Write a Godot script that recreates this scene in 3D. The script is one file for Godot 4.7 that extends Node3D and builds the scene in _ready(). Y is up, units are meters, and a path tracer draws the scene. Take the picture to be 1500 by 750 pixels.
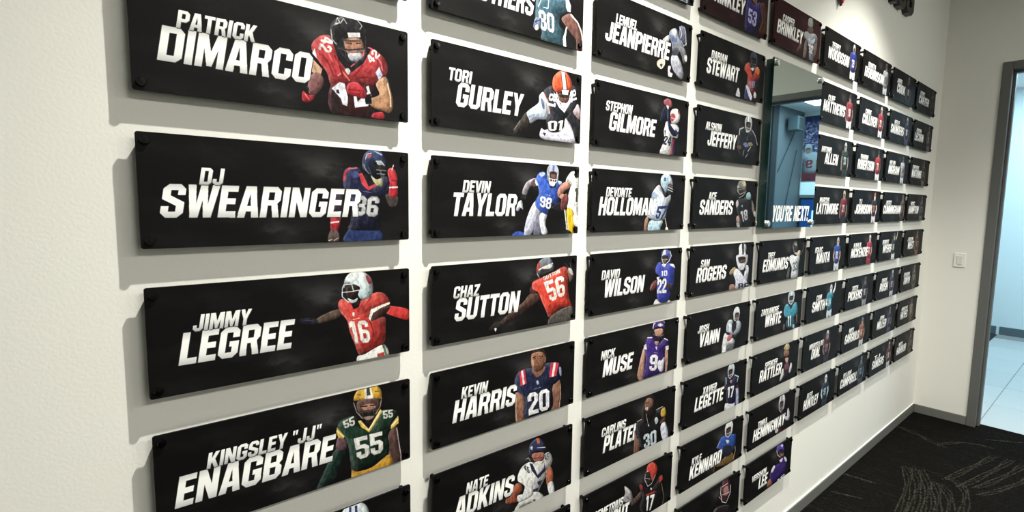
extends Node3D
# A corridor wall of printed player panels on standoffs, lit by ceiling downlights; a doorway at its end.
# World: floor y = 0, panel wall is the plane z = 0, its columns run along +x.

const PW := 0.4572          # panel width
const PH := 0.1780          # panel height
const CX := 0.51263         # column pitch
const RY := 0.23867         # row pitch
const TOP := 1.661          # top edge of row 0
const GAP := 0.018          # wall to back of panel
const TH := 0.004           # panel thickness
const END_X := 4.828        # end wall
const CEIL := 3.25

var rng := RandomNumberGenerator.new()
var used := {}

func _ready() -> void:
	rng.seed = 7
	# camera
	var cam := Camera3D.new()
	cam.name = "camera"
	add_child(cam)
	cam.position = Vector3(-0.0724, 1.5599, 0.9926)
	cam.rotation_degrees = Vector3(-5.7225, -39.8807, 0.7912)
	cam.fov = 52.408
	cam.near = 0.02
	cam.current = true
	# environment: closed rooms, the sky hardly matters
	var we := WorldEnvironment.new()
	we.name = "environment"
	var env := Environment.new()
	env.background_mode = Environment.BG_COLOR
	env.background_color = Color(0.55, 0.6, 0.65)
	env.tonemap_mode = Environment.TONE_MAPPER_LINEAR
	env.tonemap_exposure = 2.2
	env.sdfgi_enabled = true
	env.ssao_enabled = true
	env.ssil_enabled = true
	we.environment = env
	add_child(we)
	# downlights washing the panel wall, unseen ceiling panels added as soft fill over the room, cool panels next door
	for d in [[-1.9, 0.70, 0.5, "dim round recessed downlight above the bare stretch of panel wall"], [0.87, 0.70, 5.4, "round recessed downlight above the second column of panels"], [3.05, 0.70, 4.2, "round recessed downlight above the panels right of the mirror"], [3.85, 1.2, 1.5, "round recessed downlight in front of the doorway"]]:
		downlight(d[0], d[1], d[2], d[3])
	for p in [[Vector2(0.9, 3.1), "added unseen panel light filling the corridor across from the second panel column"], [Vector2(3.1, 3.1), "added unseen panel light filling the corridor near the doorway"]]:
		ceiling_panel(Vector3(p[0].x, CEIL, p[0].y), Vector2(1.2, 0.6), Color(1.0, 0.99, 0.955), 2.8, p[1], "added fill panel lights over the corridor")
	for p in [[Vector2(6.2, 0.9), "cool white ceiling panel light just beyond the doorway"], [Vector2(7.9, 0.6), "cool white ceiling panel light near the bare far wall"], [Vector2(7.6, 1.9), "cool white ceiling panel light in front of the crowd picture"]]:
		ceiling_panel(Vector3(p[0].x, 3.05, p[0].y), Vector2(1.2, 0.6), Color(0.77, 0.93, 1.0), 1.75, p[1], "ceiling panel lights beyond the doorway")
	build_shell()
	build_next_room()
	build_panels()
	build_mirror()
	build_wall_lettering()
	build_switch()

# ---------------------------------------------------------------- helpers
func numbered(called: String) -> String:
	if not used.has(called):
		used[called] = 0
		return called
	used[called] += 1
	return "%s_%03d" % [called, used[called]]

func thing(called: String, label: String, category: String, at := Vector3.ZERO, group := "") -> Node3D:
	var o := Node3D.new()
	o.name = numbered(called)
	add_child(o)
	o.position = at
	o.set_meta("label", label)
	o.set_meta("category", category)
	if group != "":
		o.set_meta("group", group)
	return o

func structure(n: Node, label := "") -> void:
	n.set_meta("kind", "structure")
	if label != "":
		n.set_meta("label", label)

func obj(called: String, mesh: Mesh, m: Material, parent: Node = self, at := Vector3.ZERO) -> MeshInstance3D:
	var o := MeshInstance3D.new()
	o.name = called
	o.mesh = mesh
	if m:
		o.material_override = m
	parent.add_child(o, true)
	o.position = at
	return o

func mat(c: Color, rough := 0.6, metal := 0.0) -> StandardMaterial3D:
	var m := StandardMaterial3D.new()
	m.albedo_color = c
	m.roughness = rough
	m.metallic = metal
	return m

func noise_tex(freq: float, size := 512, normal := false, strength := 1.0, seed_ := 1) -> NoiseTexture2D:
	var n := FastNoiseLite.new()
	n.noise_type = FastNoiseLite.TYPE_SIMPLEX
	n.frequency = freq
	n.seed = seed_
	n.fractal_octaves = 4
	var t := NoiseTexture2D.new()
	t.noise = n
	t.width = size
	t.height = size
	t.seamless = true
	t.as_normal_map = normal
	t.bump_strength = strength
	return t

func quad(st: SurfaceTool, a: Vector3, b: Vector3, c: Vector3, d: Vector3, ua := Vector2.ZERO, ub := Vector2.ZERO, uc := Vector2.ZERO, ud := Vector2.ZERO) -> void:
	# a b c d counter-clockwise seen from the front; emitted clockwise
	var n := (b - a).cross(c - a).normalized()
	for t in [[a, ua], [c, uc], [b, ub], [a, ua], [d, ud], [c, uc]]:
		st.set_normal(n)
		st.set_uv(t[1])
		st.add_vertex(t[0])

func add_box(st: SurfaceTool, lo: Vector3, hi: Vector3, bev := 0.0) -> void:
	# box with chamfered edges
	var b := minf(bev, minf(hi.x - lo.x, minf(hi.y - lo.y, hi.z - lo.z)) * 0.45)
	var c := (lo + hi) * 0.5
	var h := (hi - lo) * 0.5
	for ax in 3:
		for s in [-1.0, 1.0]:
			var u := (ax + 1) % 3
			var v := (ax + 2) % 3
			var n := Vector3.ZERO
			n[ax] = s
			var p := []
			for q in [[-1, -1], [1, -1], [1, 1], [-1, 1]]:
				var w := Vector3.ZERO
				w[ax] = s * h[ax]
				w[u] = q[0] * (h[u] - b)
				w[v] = q[1] * (h[v] - b)
				p.append(c + w)
			if s > 0:
				quad(st, p[0], p[1], p[2], p[3])
			else:
				quad(st, p[3], p[2], p[1], p[0])
	if b <= 0.0:
		return
	for ax in 3:                # edges along ax
		var u := (ax + 1) % 3
		var v := (ax + 2) % 3
		for su in [-1.0, 1.0]:
			for sv in [-1.0, 1.0]:
				var p := []
				for q in [[-1, 0], [1, 0], [1, 1], [-1, 1]]:
					var w := Vector3.ZERO
					w[ax] = q[0] * (h[ax] - b)
					w[u] = su * (h[u] - (b if q[1] == 0 else 0.0))
					w[v] = sv * (h[v] - (0.0 if q[1] == 0 else b))
					p.append(c + w)
				var n: Vector3 = (p[1] - p[0]).cross(p[2] - p[0])
				var o := Vector3.ZERO
				o[u] = su
				o[v] = sv
				if n.dot(o) > 0:
					quad(st, p[0], p[1], p[2], p[3])
				else:
					quad(st, p[3], p[2], p[1], p[0])
	for sx in [-1.0, 1.0]:
		for sy in [-1.0, 1.0]:
			for sz in [-1.0, 1.0]:
				var s := Vector3(sx, sy, sz)
				var t := []
				for ax in 3:
					var w := Vector3(sx * (h.x - b), sy * (h.y - b), sz * (h.z - b))
					w[ax] = s[ax] * h[ax]
					t.append(c + w)
				var n: Vector3 = (t[1] - t[0]).cross(t[2] - t[0]).normalized()
				if n.dot(s) > 0:
					t = [t[0], t[2], t[1]]
				else:
					n = -n
				for q in t:
					st.set_normal(n)
					st.set_uv(Vector2.ZERO)
					st.add_vertex(q)

func box_mesh(boxes: Array, bev := 0.0) -> ArrayMesh:
	var st := SurfaceTool.new()
	st.begin(Mesh.PRIMITIVE_TRIANGLES)
	for b in boxes:
		add_box(st, b[0], b[1], bev)
	return st.commit()

func lathe(profile: Array, seg := 24) -> ArrayMesh:
	# profile of Vector2(radius, z), turned about +z
	var st := SurfaceTool.new()
	st.begin(Mesh.PRIMITIVE_TRIANGLES)
	for k in profile.size() - 1:
		var a: Vector2 = profile[k]
		var b: Vector2 = profile[k + 1]
		var d := b - a
		var nr := Vector2(d.y, -d.x).normalized()
		for i in seg:
			var t0 := TAU * i / seg
			var t1 := TAU * (i + 1) / seg
			var e0 := Vector3(cos(t0), sin(t0), 0)
			var e1 := Vector3(cos(t1), sin(t1), 0)
			var p0 := e0 * a.x + Vector3(0, 0, a.y)
			var p1 := e1 * a.x + Vector3(0, 0, a.y)
			var p2 := e1 * b.x + Vector3(0, 0, b.y)
			var p3 := e0 * b.x + Vector3(0, 0, b.y)
			var n0 := e0 * nr.x + Vector3(0, 0, nr.y)
			var n1 := e1 * nr.x + Vector3(0, 0, nr.y)
			for q in [[p0, n0], [p2, n1], [p1, n1], [p0, n0], [p3, n0], [p2, n1]]:
				st.set_normal(q[1])
				st.add_vertex(q[0])
	return st.commit()

# ---------------------------------------------------------------- lights
func downlight(x: float, z: float, energy: float, label: String) -> void:
	var t := thing("recessed_downlight", label, "downlight", Vector3(x, CEIL, z), "recessed downlights in the corridor ceiling")
	var ring := obj("trim_ring", lathe([Vector2(0.045, 0.0), Vector2(0.045, 0.006), Vector2(0.06, 0.008), Vector2(0.075, 0.004), Vector2(0.078, 0.0)]), mat(Color(0.9, 0.9, 0.88), 0.4), t)
	ring.rotation_degrees = Vector3(90, 0, 0)
	var glow := mat(Color(1, 0.97, 0.9), 0.5)
	glow.emission_enabled = true
	glow.emission = Color(1, 0.95, 0.86)
	glow.emission_energy_multiplier = 3.0
	var lens := obj("lens", lathe([Vector2(0.0001, 0.003), Vector2(0.045, 0.002), Vector2(0.045, 0.0)]), glow, t)
	lens.rotation_degrees = Vector3(90, 0, 0)
	var s := SpotLight3D.new()
	s.name = "downlight_beam"
	s.light_color = Color(1.0, 0.99, 0.95)
	s.light_energy = energy
	s.light_size = 0.018
	s.spot_range = 12.0
	s.spot_attenuation = 2.0
	s.spot_angle = 52.0
	s.spot_angle_attenuation = 1.0
	s.shadow_enabled = true
	t.add_child(s)
	s.position = Vector3(0, -0.02, 0)
	s.rotation_degrees = Vector3(-90, 0, 0)

func ceiling_panel(at: Vector3, size: Vector2, c: Color, energy: float, label: String, group: String) -> void:
	var t := thing("ceiling_light", label, "ceiling light", at, group)
	var hx := size.x * 0.5
	var hz := size.y * 0.5
	obj("frame", box_mesh([[Vector3(-hx - 0.03, -0.015, -hz - 0.03), Vector3(hx + 0.03, 0, -hz)], [Vector3(-hx - 0.03, -0.015, hz), Vector3(hx + 0.03, 0, hz + 0.03)],
		[Vector3(-hx - 0.03, -0.015, -hz), Vector3(-hx, 0, hz)], [Vector3(hx, -0.015, -hz), Vector3(hx + 0.03, 0, hz)]], 0.003), mat(Color(0.85, 0.85, 0.85), 0.4), t)
	var glow := mat(c, 0.6)
	glow.emission_enabled = true
	glow.emission = c
	glow.emission_energy_multiplier = 1.5
	obj("diffuser", box_mesh([[Vector3(-hx, -0.008, -hz), Vector3(hx, -0.001, hz)]]), glow, t)
	var a := AreaLight3D.new()
	a.name = "diffuser_light"
	a.area_size = size
	a.light_color = c
	a.light_energy = energy
	a.area_range = 14.0
	a.area_attenuation = 2.0
	a.shadow_enabled = true
	t.add_child(a)
	a.position = Vector3(0, -0.02, 0)
	a.rotation_degrees = Vector3(-90, 0, 0)

# ---------------------------------------------------------------- the room
func wall_material() -> StandardMaterial3D:
	var m := mat(Color(0.885, 0.883, 0.858), 0.75)
	m.uv1_triplanar = true
	m.uv1_world_triplanar = true
	m.uv1_scale = Vector3(2.2, 2.2, 2.2)
	m.normal_enabled = true
	m.normal_texture = noise_tex(0.05, 1024, true, 1.4, 3)
	m.normal_scale = 0.16
	return m

func build_shell() -> void:
	var wm := wall_material()
	var end_hi := END_X + 0.13
	var w := obj("wall_back", box_mesh([[Vector3(-4.0, 0, -0.12), Vector3(END_X, CEIL, 0)]]), wm)
	structure(w, "off-white painted wall carrying the rows of panels")
	# end wall with the doorway: opening z 0.372 .. 1.30, up to 2.50
	var e := obj("wall_right", box_mesh([[Vector3(END_X, 0, -0.12), Vector3(end_hi, CEIL, 0.345)], [Vector3(END_X, 2.53, 0.345), Vector3(end_hi, CEIL, 1.405)],
		[Vector3(END_X, 0, 1.405), Vector3(end_hi, CEIL, 4.6)]]), wm)
	structure(e, "off-white painted end wall beside the doorway")
	structure(obj("wall_left", box_mesh([[Vector3(-4.12, 0, -0.12), Vector3(-4.0, CEIL, 4.6)]]), wm), "off-white painted wall at the start of the corridor")
	structure(obj("wall_front", box_mesh([[Vector3(-4.0, 0, 4.5), Vector3(END_X, CEIL, 4.6)]]), wm), "off-white painted wall opposite the panels")
	structure(obj("ceiling", box_mesh([[Vector3(-4.12, CEIL + 0.03, -0.12), Vector3(end_hi, CEIL + 0.13, 4.6)], [Vector3(-4.0, CEIL, 0), Vector3(END_X, CEIL + 0.03, 4.5)]]), mat(Color(0.86, 0.86, 0.84), 0.9)), "white painted ceiling")
	# carpet
	var cm := mat(Color(1, 1, 1), 0.95)
	cm.albedo_texture = carpet_texture()
	cm.normal_enabled = true
	cm.normal_texture = noise_tex(0.2, 512, true, 4.0, 9)
	cm.normal_scale = 0.15
	cm.metallic_specular = 0.1
	var st := SurfaceTool.new()
	st.begin(Mesh.PRIMITIVE_TRIANGLES)
	var x0 := -4.0
	var x1 := END_X + 0.11
	quad(st, Vector3(x0, 0, 4.5), Vector3(x1, 0, 4.5), Vector3(x1, 0, 0), Vector3(x0, 0, 0), Vector2((x0 - 1.0) / 4.0, 2.25), Vector2((x1 - 1.0) / 4.0, 2.25), Vector2((x1 - 1.0) / 4.0, 0), Vector2((x0 - 1.0) / 4.0, 0))
	quad(st, Vector3(x0, -0.06, 0), Vector3(x1, -0.06, 0), Vector3(x1, -0.06, 4.5), Vector3(x0, -0.06, 4.5))
	quad(st, Vector3(x1, -0.06, 4.5), Vector3(x1, -0.06, 0), Vector3(x1, 0, 0), Vector3(x1, 0, 4.5))
	st.generate_tangents()
	structure(obj("floor", st.commit(), cm), "dark brown carpet with paler swirling strokes")
	# baseboards: grey vinyl base with a thin white bead painting its lit top edge
	var bm := mat(Color(0.40, 0.405, 0.39), 0.45)
	structure(obj("baseboard_back", box_mesh([[Vector3(-4.0, 0, 0), Vector3(END_X, 0.066, 0.009)]], 0.003), bm), "grey vinyl baseboard below the panel wall")
	structure(obj("baseboard_right", box_mesh([[Vector3(END_X - 0.009, 0, 0.009), Vector3(END_X, 0.066, 0.318)]], 0.003), bm), "grey vinyl baseboard beside the doorway")
	structure(obj("trim_2", box_mesh([[Vector3(-4.0, 0.066, 0), Vector3(END_X, 0.0688, 0.006)]], 0.001), mat(Color(0.93, 0.93, 0.90), 0.6)), "thin white caulk bead standing in for the lit top of the baseboard")
	# hollow metal door frame
	var d := Node3D.new()
	d.name = "door_1"
	add_child(d)
	structure(d, "open doorway with a dark grey metal frame")
	var fm := mat(Color(0.37, 0.375, 0.37), 0.45)
	var fa := END_X - 0.012
	var fb := end_hi + 0.012
	obj("jamb", box_mesh([[Vector3(fa, 0, 0.318), Vector3(fb, 2.562, 0.370)], [Vector3(fa + 0.055, 0, 0.370), Vector3(fb - 0.05, 2.562, 0.386)]], 0.003), fm, d)
	obj("jamb", box_mesh([[Vector3(fa, 0, 1.380), Vector3(fb, 2.562, 1.432)], [Vector3(fa + 0.055, 0, 1.364), Vector3(fb - 0.05, 2.562, 1.380)]], 0.003), fm, d)
	obj("head", box_mesh([[Vector3(fa, 2.508, 0.370), Vector3(fb, 2.562, 1.380)], [Vector3(fa + 0.055, 2.492, 0.386), Vector3(fb - 0.05, 2.508, 1.364)]], 0.003), fm, d)

func stroke_img(img: Image, pts: PackedVector2Array, w: float, c: Color) -> void:
	for i in pts.size() - 1:
		var a := pts[i]
		var b := pts[i + 1]
		var n := int(maxf(1.0, a.distance_to(b)))
		for k in n + 1:
			var p := a.lerp(b, float(k) / n)
			if rng.randf() < 0.6:
				var ww := w * rng.randf_range(0.5, 1.2)
				var q := Vector2i(int(p.x + rng.randf_range(-w, w) * 0.5), int(p.y + rng.randf_range(-w, w) * 0.5))
				img.fill_rect(Rect2i(q.x, q.y, int(maxf(1, ww)), int(maxf(1, ww))), c.lerp(Color(0.08, 0.075, 0.065), rng.randf() * 0.6))

func carpet_texture() -> ImageTexture:
	# covers x 1..5, z 0..2 once, then repeats; woven strokes of paler yarn on a dark ground
	var W := 2048
	var H := 1024
	var img := Image.create(W, H, false, Image.FORMAT_RGB8)
	img.fill(Color(0.062, 0.058, 0.049))
	for k in 60000:
		var g := rng.randf_range(0.03, 0.095)
		img.fill_rect(Rect2i(rng.randi() % W, rng.randi() % H, 2 + rng.randi() % 5, 2 + rng.randi() % 3), Color(g * 1.08, g * 0.98, g * 0.88))
	var px := 512.0
	var pale := Color(0.30, 0.275, 0.235)
	var mid := Color(0.17, 0.157, 0.137)
	# straight brushed strokes
	for k in 420:
		var x := rng.randf_range(0, W)
		var y := rng.randf_range(-100, H)
		var l := rng.randf_range(40, 170)
		var pl := PackedVector2Array()
		for i in 6:
			pl.append(Vector2(x + rng.randf_range(-1, 1) * 3.0 + sin(i * 0.5 + k) * 4.0, y + l * i / 5.0))
		stroke_img(img, pl, 2.5, Color(0.12, 0.111, 0.096).lerp(mid, rng.randf() * 1.1))
	# fans of curved strokes
	for fan in [[1.9, 0.9, 2.2, 1.0], [2.7, 1.45, 0.9, 1.1], [4.3, 1.3, 3.6, 1.0], [1.4, 1.7, 5.0, 0.9]]:
		var c := Vector2((fan[0] - 1.0) * px, fan[1] * px)
		for j in 8:
			var pl := PackedVector2Array()
			var off := (j - 3.5) * 21.0
			for i in 14:
				var s := i / 13.0
				var p := Vector2((s - 0.45) * 300.0, off * (0.75 + 0.5 * s) + 60.0 * s * s * (1.0 + j * 0.12) - 30.0 * s)
				pl.append(c + p.rotated(fan[2]))
			stroke_img(img, pl, 4.0, pale if j % 2 == 0 else mid.lerp(pale, 0.5))
	for arc in [[3.71, 0.19, 3.60, 0.27, 3.10, 0.32], [3.73, 0.23, 3.56, 0.33, 3.12, 0.36], [3.74, 0.27, 3.55, 0.37, 3.15, 0.41], [3.63, 0.35, 3.47, 0.42, 3.15, 0.46], [3.62, 0.38, 3.55, 0.47, 3.2, 0.50], [3.73, 0.41, 3.74, 0.52, 3.3, 0.53], [3.71, 0.39, 4.01, 0.46, 4.32, 0.52], [3.67, 0.46, 4.03, 0.55, 4.36, 0.60], [3.73, 0.52, 3.99, 0.61, 4.33, 0.66], [3.65, 0.55, 3.88, 0.65, 4.2, 0.72], [4.25, 0.26, 4.5, 0.34, 4.47, 0.49], [4.39, 0.0, 4.34, 0.13, 4.23, 0.29], [3.32, 0.0, 3.33, 0.08, 3.34, 0.15], [3.05, 0.03, 3.07, 0.08, 3.09, 0.14], [4.62, 0.45, 4.7, 0.55, 4.76, 0.63]]:
		for j in 3:
			var pl := PackedVector2Array()
			for i in 10:
				var s := i / 9.0
				var a := Vector2(arc[0], arc[1]).lerp(Vector2(arc[2], arc[3]), s)
				var b := Vector2(arc[2], arc[3]).lerp(Vector2(arc[4], arc[5]), s)
				var p := a.lerp(b, s)
				pl.append(Vector2((p.x - 1.0) * px + j * 4.0 + sin(i * 1.7 + j) * 2.0, p.y * px + j * 7.0 + cos(i * 1.1 + j * 2.0) * 2.0))
			stroke_img(img, pl, 3.0, mid.lerp(pale, [0.85, 0.4, 0.6][j]))
	img.generate_mipmaps()
	return ImageTexture.create_from_image(img)

func build_next_room() -> void:
	var x0 := END_X + 0.13
	var wm := mat(Color(0.90, 0.92, 0.92), 0.7)
	var sm := mat(Color(0.37, 0.385, 0.40), 0.6)
	structure(obj("wall_far", box_mesh([[Vector3(8.8, 0, -1.4), Vector3(8.92, 3.05, 2.58)]]), wm), "white wall at the far side of the next room")
	structure(obj("wall_side", box_mesh([[Vector3(x0, 0, 2.58), Vector3(8.92, 3.05, 2.77)]]), sm), "blue-grey side wall of the next room")
	structure(obj("wall_near", box_mesh([[Vector3(x0, 0, -1.52), Vector3(8.92, 3.05, -1.4)]]), wm), "white side wall of the next room")
	structure(obj("wall_partition", box_mesh([[Vector3(x0 - 0.13, 0, -1.52), Vector3(x0, 3.25, -0.12)]]), wm), "white partition beyond the corridor corner")
	structure(obj("ceiling_beyond", box_mesh([[Vector3(x0, 3.05, -1.52), Vector3(8.92, 3.15, 2.77)]]), mat(Color(0.93, 0.94, 0.94), 0.8)), "white ceiling of the next room")
	# tiled floor: each tile a slab over a grout bed
	var fl := Node3D.new()
	fl.name = "floor_beyond"
	add_child(fl)
	structure(fl, "pale grey tiled floor beyond the doorway")
	obj("grout_bed", box_mesh([[Vector3(x0 - 0.02, -0.06, -0.02), Vector3(8.8, -0.004, 2.58)]]), mat(Color(0.52, 0.52, 0.51), 0.9), fl)
	var tm := []
	for k in 3:
		var m := mat(Color(0.70, 0.705, 0.70) * (1.0 + (k - 1) * 0.012), 0.35)
		m.albedo_color.a = 1.0
		tm.append(m)
	var tile := box_mesh([[Vector3(0.002, -0.012, 0.002), Vector3(0.598, 0, 0.598)]], 0.0025)
	for i in 6:
		for j in range(0, 4):
			obj("floor_tile", tile, tm[(i * 2 + j) % 3], fl, Vector3(x0 - 0.02 + i * 0.6, 0, 0.37 + j * 0.6 - (0.0 if j > 0 else 0.0)))
	var cut := box_mesh([[Vector3(0.002, -0.012, 0.002), Vector3(0.598, 0, 0.387)]], 0.0025)
	for i in 6:
		obj("floor_tile", cut, tm[(i + 1) % 3], fl, Vector3(x0 - 0.02 + i * 0.6, 0, -0.02))
	structure(obj("floor_alcove", box_mesh([[Vector3(x0, -0.06, -1.4), Vector3(8.8, 0.0, -0.02)]]), mat(Color(0.13, 0.12, 0.11), 0.95)), "dark carpet strip beyond the tiles")
	var bm := mat(Color(0.36, 0.40, 0.42), 0.4)
	structure(obj("baseboard_far", box_mesh([[Vector3(8.788, 0, -0.005), Vector3(8.8, 0.105, 2.58)]], 0.003), bm), "grey baseboard on the far wall")
	structure(obj("baseboard_alcove", box_mesh([[Vector3(8.79, 0, -1.4), Vector3(8.8, 0.105, -0.035)]], 0.003), bm), "grey baseboard behind the dark carpet strip")
	structure(obj("trim_1", box_mesh([[Vector3(7.66, 0, 2.55), Vector3(7.84, 3.05, 2.58)]], 0.004), mat(Color(0.10, 0.105, 0.11), 0.9)), "dark grey pilaster on the blue-grey side wall")
	# what the mirror sees on the far wall
	var mural := thing("crowd_mural", "large stadium crowd picture with white and red figures on the far wall", "mural", Vector3(8.8, 1.98, 1.3))
	var mm := mat(Color(0.8, 0.8, 0.8), 0.5)
	mm.albedo_texture = crowd_texture()
	var st := SurfaceTool.new()
	st.begin(Mesh.PRIMITIVE_TRIANGLES)
	quad(st, Vector3(-0.03, 0, 0), Vector3(-0.03, 0, 1.26), Vector3(-0.03, 1.0, 1.26), Vector3(-0.03, 1.0, 0), Vector2(0, 1), Vector2(1, 1), Vector2(1, 0), Vector2(0, 0))
	obj("picture", st.commit(), mm, mural)
	obj("backing_board", box_mesh([[Vector3(-0.029, 0, 0), Vector3(-0.001, 1.0, 1.26)]]), mat(Color(0.1, 0.1, 0.12), 0.6), mural)
	var sill := thing("display_ledge", "white ledge between the crowd picture and the blue screen", "ledge", Vector3(8.8, 1.76, 1.3))
	obj("ledge_board", box_mesh([[Vector3(-0.06, 0, 0), Vector3(-0.001, 0.2, 1.26)]], 0.004), mat(Color(0.93, 0.97, 0.97), 0.5), sill)
	var scr := thing("blue_screen", "blue glowing screen below the white ledge", "screen", Vector3(8.8, 0.9, 1.3))
	obj("bezel", box_mesh([[Vector3(-0.05, 0, 0), Vector3(-0.001, 0.82, 1.26)]], 0.004), mat(Color(0.03, 0.04, 0.06), 0.4), scr)
	var gm := mat(Color(0.02, 0.05, 0.12), 0.3)
	gm.emission_enabled = true
	gm.emission = Color(0.10, 0.32, 0.62)
	gm.emission_energy_multiplier = 0.35
	obj("glass_face", box_mesh([[Vector3(-0.054, 0.03, 0.03), Vector3(-0.0505, 0.79, 1.23)]], 0.001), gm, scr)
	var hl := mat(Color(0.6, 0.85, 1.0), 0.3)
	hl.emission_enabled = true
	hl.emission = Color(0.55, 0.85, 1.0)
	hl.emission_energy_multiplier = 1.0
	obj("bright_window", box_mesh([[Vector3(-0.056, 0.25, 0.75), Vector3(-0.0545, 0.62, 1.06)]], 0.0005), hl, scr)
	for c in [[Vector3(8.68, 3.0, 2.57), Vector3(7.94, 2.08, 2.57), "thin dark cable slanting from the ceiling to the dark pilaster"], [Vector3(8.56, 2.45, 2.57), Vector3(8.27, 1.58, 2.57), "short thin dark cable hanging beside the crowd picture"]]:
		var cord := thing("hanging_cable", c[2], "cable", c[0], "thin cables on the side wall")
		var run: Vector3 = c[1] - c[0]
		var cyl := CylinderMesh.new()
		cyl.top_radius = 0.006
		cyl.bottom_radius = 0.006
		cyl.height = run.length()
		cyl.radial_segments = 8
		var o := obj("cable_run", cyl, mat(Color(0.08, 0.09, 0.1), 0.6), cord, run * 0.5)
		o.quaternion = Quaternion(Vector3.UP, run.normalized())
	var sp := thing("wall_speaker", "small grey box speaker on a bracket high on the side wall", "speaker", Vector3(8.2, 2.70, 2.58))
	obj("cabinet", box_mesh([[Vector3(-0.11, 0, -0.2), Vector3(0.11, 0.2, -0.05)]], 0.008), mat(Color(0.30, 0.34, 0.36), 0.5), sp)
	obj("bracket", box_mesh([[Vector3(-0.02, 0.06, -0.05), Vector3(0.02, 0.12, 0.0)]], 0.002), mat(Color(0.2, 0.2, 0.2), 0.4), sp)
	obj("grille", box_mesh([[Vector3(-0.09, 0.02, -0.204), Vector3(0.09, 0.18, -0.2)]], 0.001), mat(Color(0.18, 0.2, 0.21), 0.8), sp)

func crowd_texture() -> ImageTexture:
	var img := Image.create(512, 384, false, Image.FORMAT_RGB8)
	img.fill(Color(0.10, 0.10, 0.24))
	for k in 9000:
		var p := Vector2i(rng.randi() % 512, rng.randi() % 300)
		var c: Color = [Color(0.16, 0.15, 0.36), Color(0.25, 0.24, 0.5), Color(0.62, 0.62, 0.82), Color(0.06, 0.06, 0.16), Color(0.4, 0.3, 0.5), Color(0.85, 0.88, 0.95)][rng.randi() % 6]
		img.fill_rect(Rect2i(p.x, p.y, 2 + rng.randi() % 9, 3 + rng.randi() % 10), c)
	img.fill_rect(Rect2i(0, 0, 512, 34), Color(0.16, 0.2, 0.4))
	for k in 12:
		img.fill_rect(Rect2i(k * 46, 6, 3, 28), Color(0.35, 0.4, 0.62))
	# figures in white and red at the front of the stand
	var front := Image.create(512, 240, false, Image.FORMAT_RGBA8)
	var looks := [[24, "e8f0f4", "d8e4ea", "6", "a02c40", "e4ecf0", "b08878", 1], [70, "e4ecf0", "a82c40", "8", "f0f0f0", "dfe8ec", "d8e4e8", 2], [118, "e8f0f4", "d4e2ea", "4", "8c2438", "8c2438", "a07868", 0], [160, "dfe8ee", "a02840", "2", "f0f0f0", "e4ecf0", "c8a898", 1], [200, "e8f0f4", "d8e4ea", "9", "a02c40", "902c3c", "b08878", 2]]
	for f in looks:
		draw_ops(front, far_figure(f), 2.35)
	img.convert(Image.FORMAT_RGBA8)
	img.blend_rect(front, Rect2i(0, 0, 512, 240), Vector2i(0, 150))
	img.convert(Image.FORMAT_RGB8)
	return ImageTexture.create_from_image(img)

# ---------------------------------------------------------------- printing: filled outlines on an image
func oval(c: Vector2, rx: float, ry: float, rot := 0.0, n := 20) -> PackedVector2Array:
	var o := PackedVector2Array()
	for i in n:
		var t := TAU * i / n
		o.append(c + Vector2(cos(t) * rx, sin(t) * ry).rotated(rot))
	return o

func smooth(p: PackedVector2Array, sub := 5) -> PackedVector2Array:
	var o := PackedVector2Array()
	var n := p.size()
	for i in n:
		var a := p[(i - 1 + n) % n]
		var b := p[i]
		var c := p[(i + 1) % n]
		var d := p[(i + 2) % n]
		for k in sub:
			o.append(b.cubic_interpolate(c, a, d, float(k) / sub))
	return o

func fill_poly(img: Image, contours: Array, c0: Color, c1: Color, mids := []) -> void:
	# even-odd scanline fill, colour running from c0 at the top of the outline to c1 at its foot
	var lo := 1e9
	var hi := -1e9
	for c in contours:
		for p in c:
			lo = minf(lo, p.y)
			hi = maxf(hi, p.y)
	var W := img.get_width()
	var y0 := int(maxf(0, floorf(lo)))
	var y1 := int(minf(img.get_height() - 1, ceilf(hi)))
	for y in range(y0, y1 + 1):
		var yy := y + 0.5
		var xs := []
		for c in contours:
			var n: int = c.size()
			var a: Vector2 = c[n - 1]
			for i in n:
				var b: Vector2 = c[i]
				if (a.y <= yy) != (b.y <= yy):
					xs.append(a.x + (yy - a.y) / (b.y - a.y) * (b.x - a.x))
				a = b
		if xs.size() < 2:
			continue
		xs.sort()
		var t := clampf((yy - lo) / maxf(0.001, hi - lo), 0, 1)
		var col := c0.lerp(c1, t)
		if mids.size() > 0:
			var f := t * (mids.size() - 1)
			var i0 := int(minf(floorf(f), mids.size() - 2))
			col = (mids[i0] as Color).lerp(mids[i0 + 1], f - i0)
		for k in range(0, xs.size() - 1, 2):
			var xa := int(maxf(0, roundf(xs[k])))
			var xb := int(minf(W, roundf(xs[k + 1])))
			if xb > xa:
				img.fill_rect(Rect2i(xa, y, xb - xa, 1), col)

func outline_of_limb(a: Vector2, ra: float, b: Vector2, rb: float) -> PackedVector2Array:
	var o := PackedVector2Array()
	var t0 := (b - a).angle()
	for i in 9:
		o.append(b + Vector2.from_angle(t0 - PI / 2 + PI * i / 8.0) * rb)
	for i in 9:
		o.append(a + Vector2.from_angle(t0 + PI / 2 + PI * i / 8.0) * ra)
	return o

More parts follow.
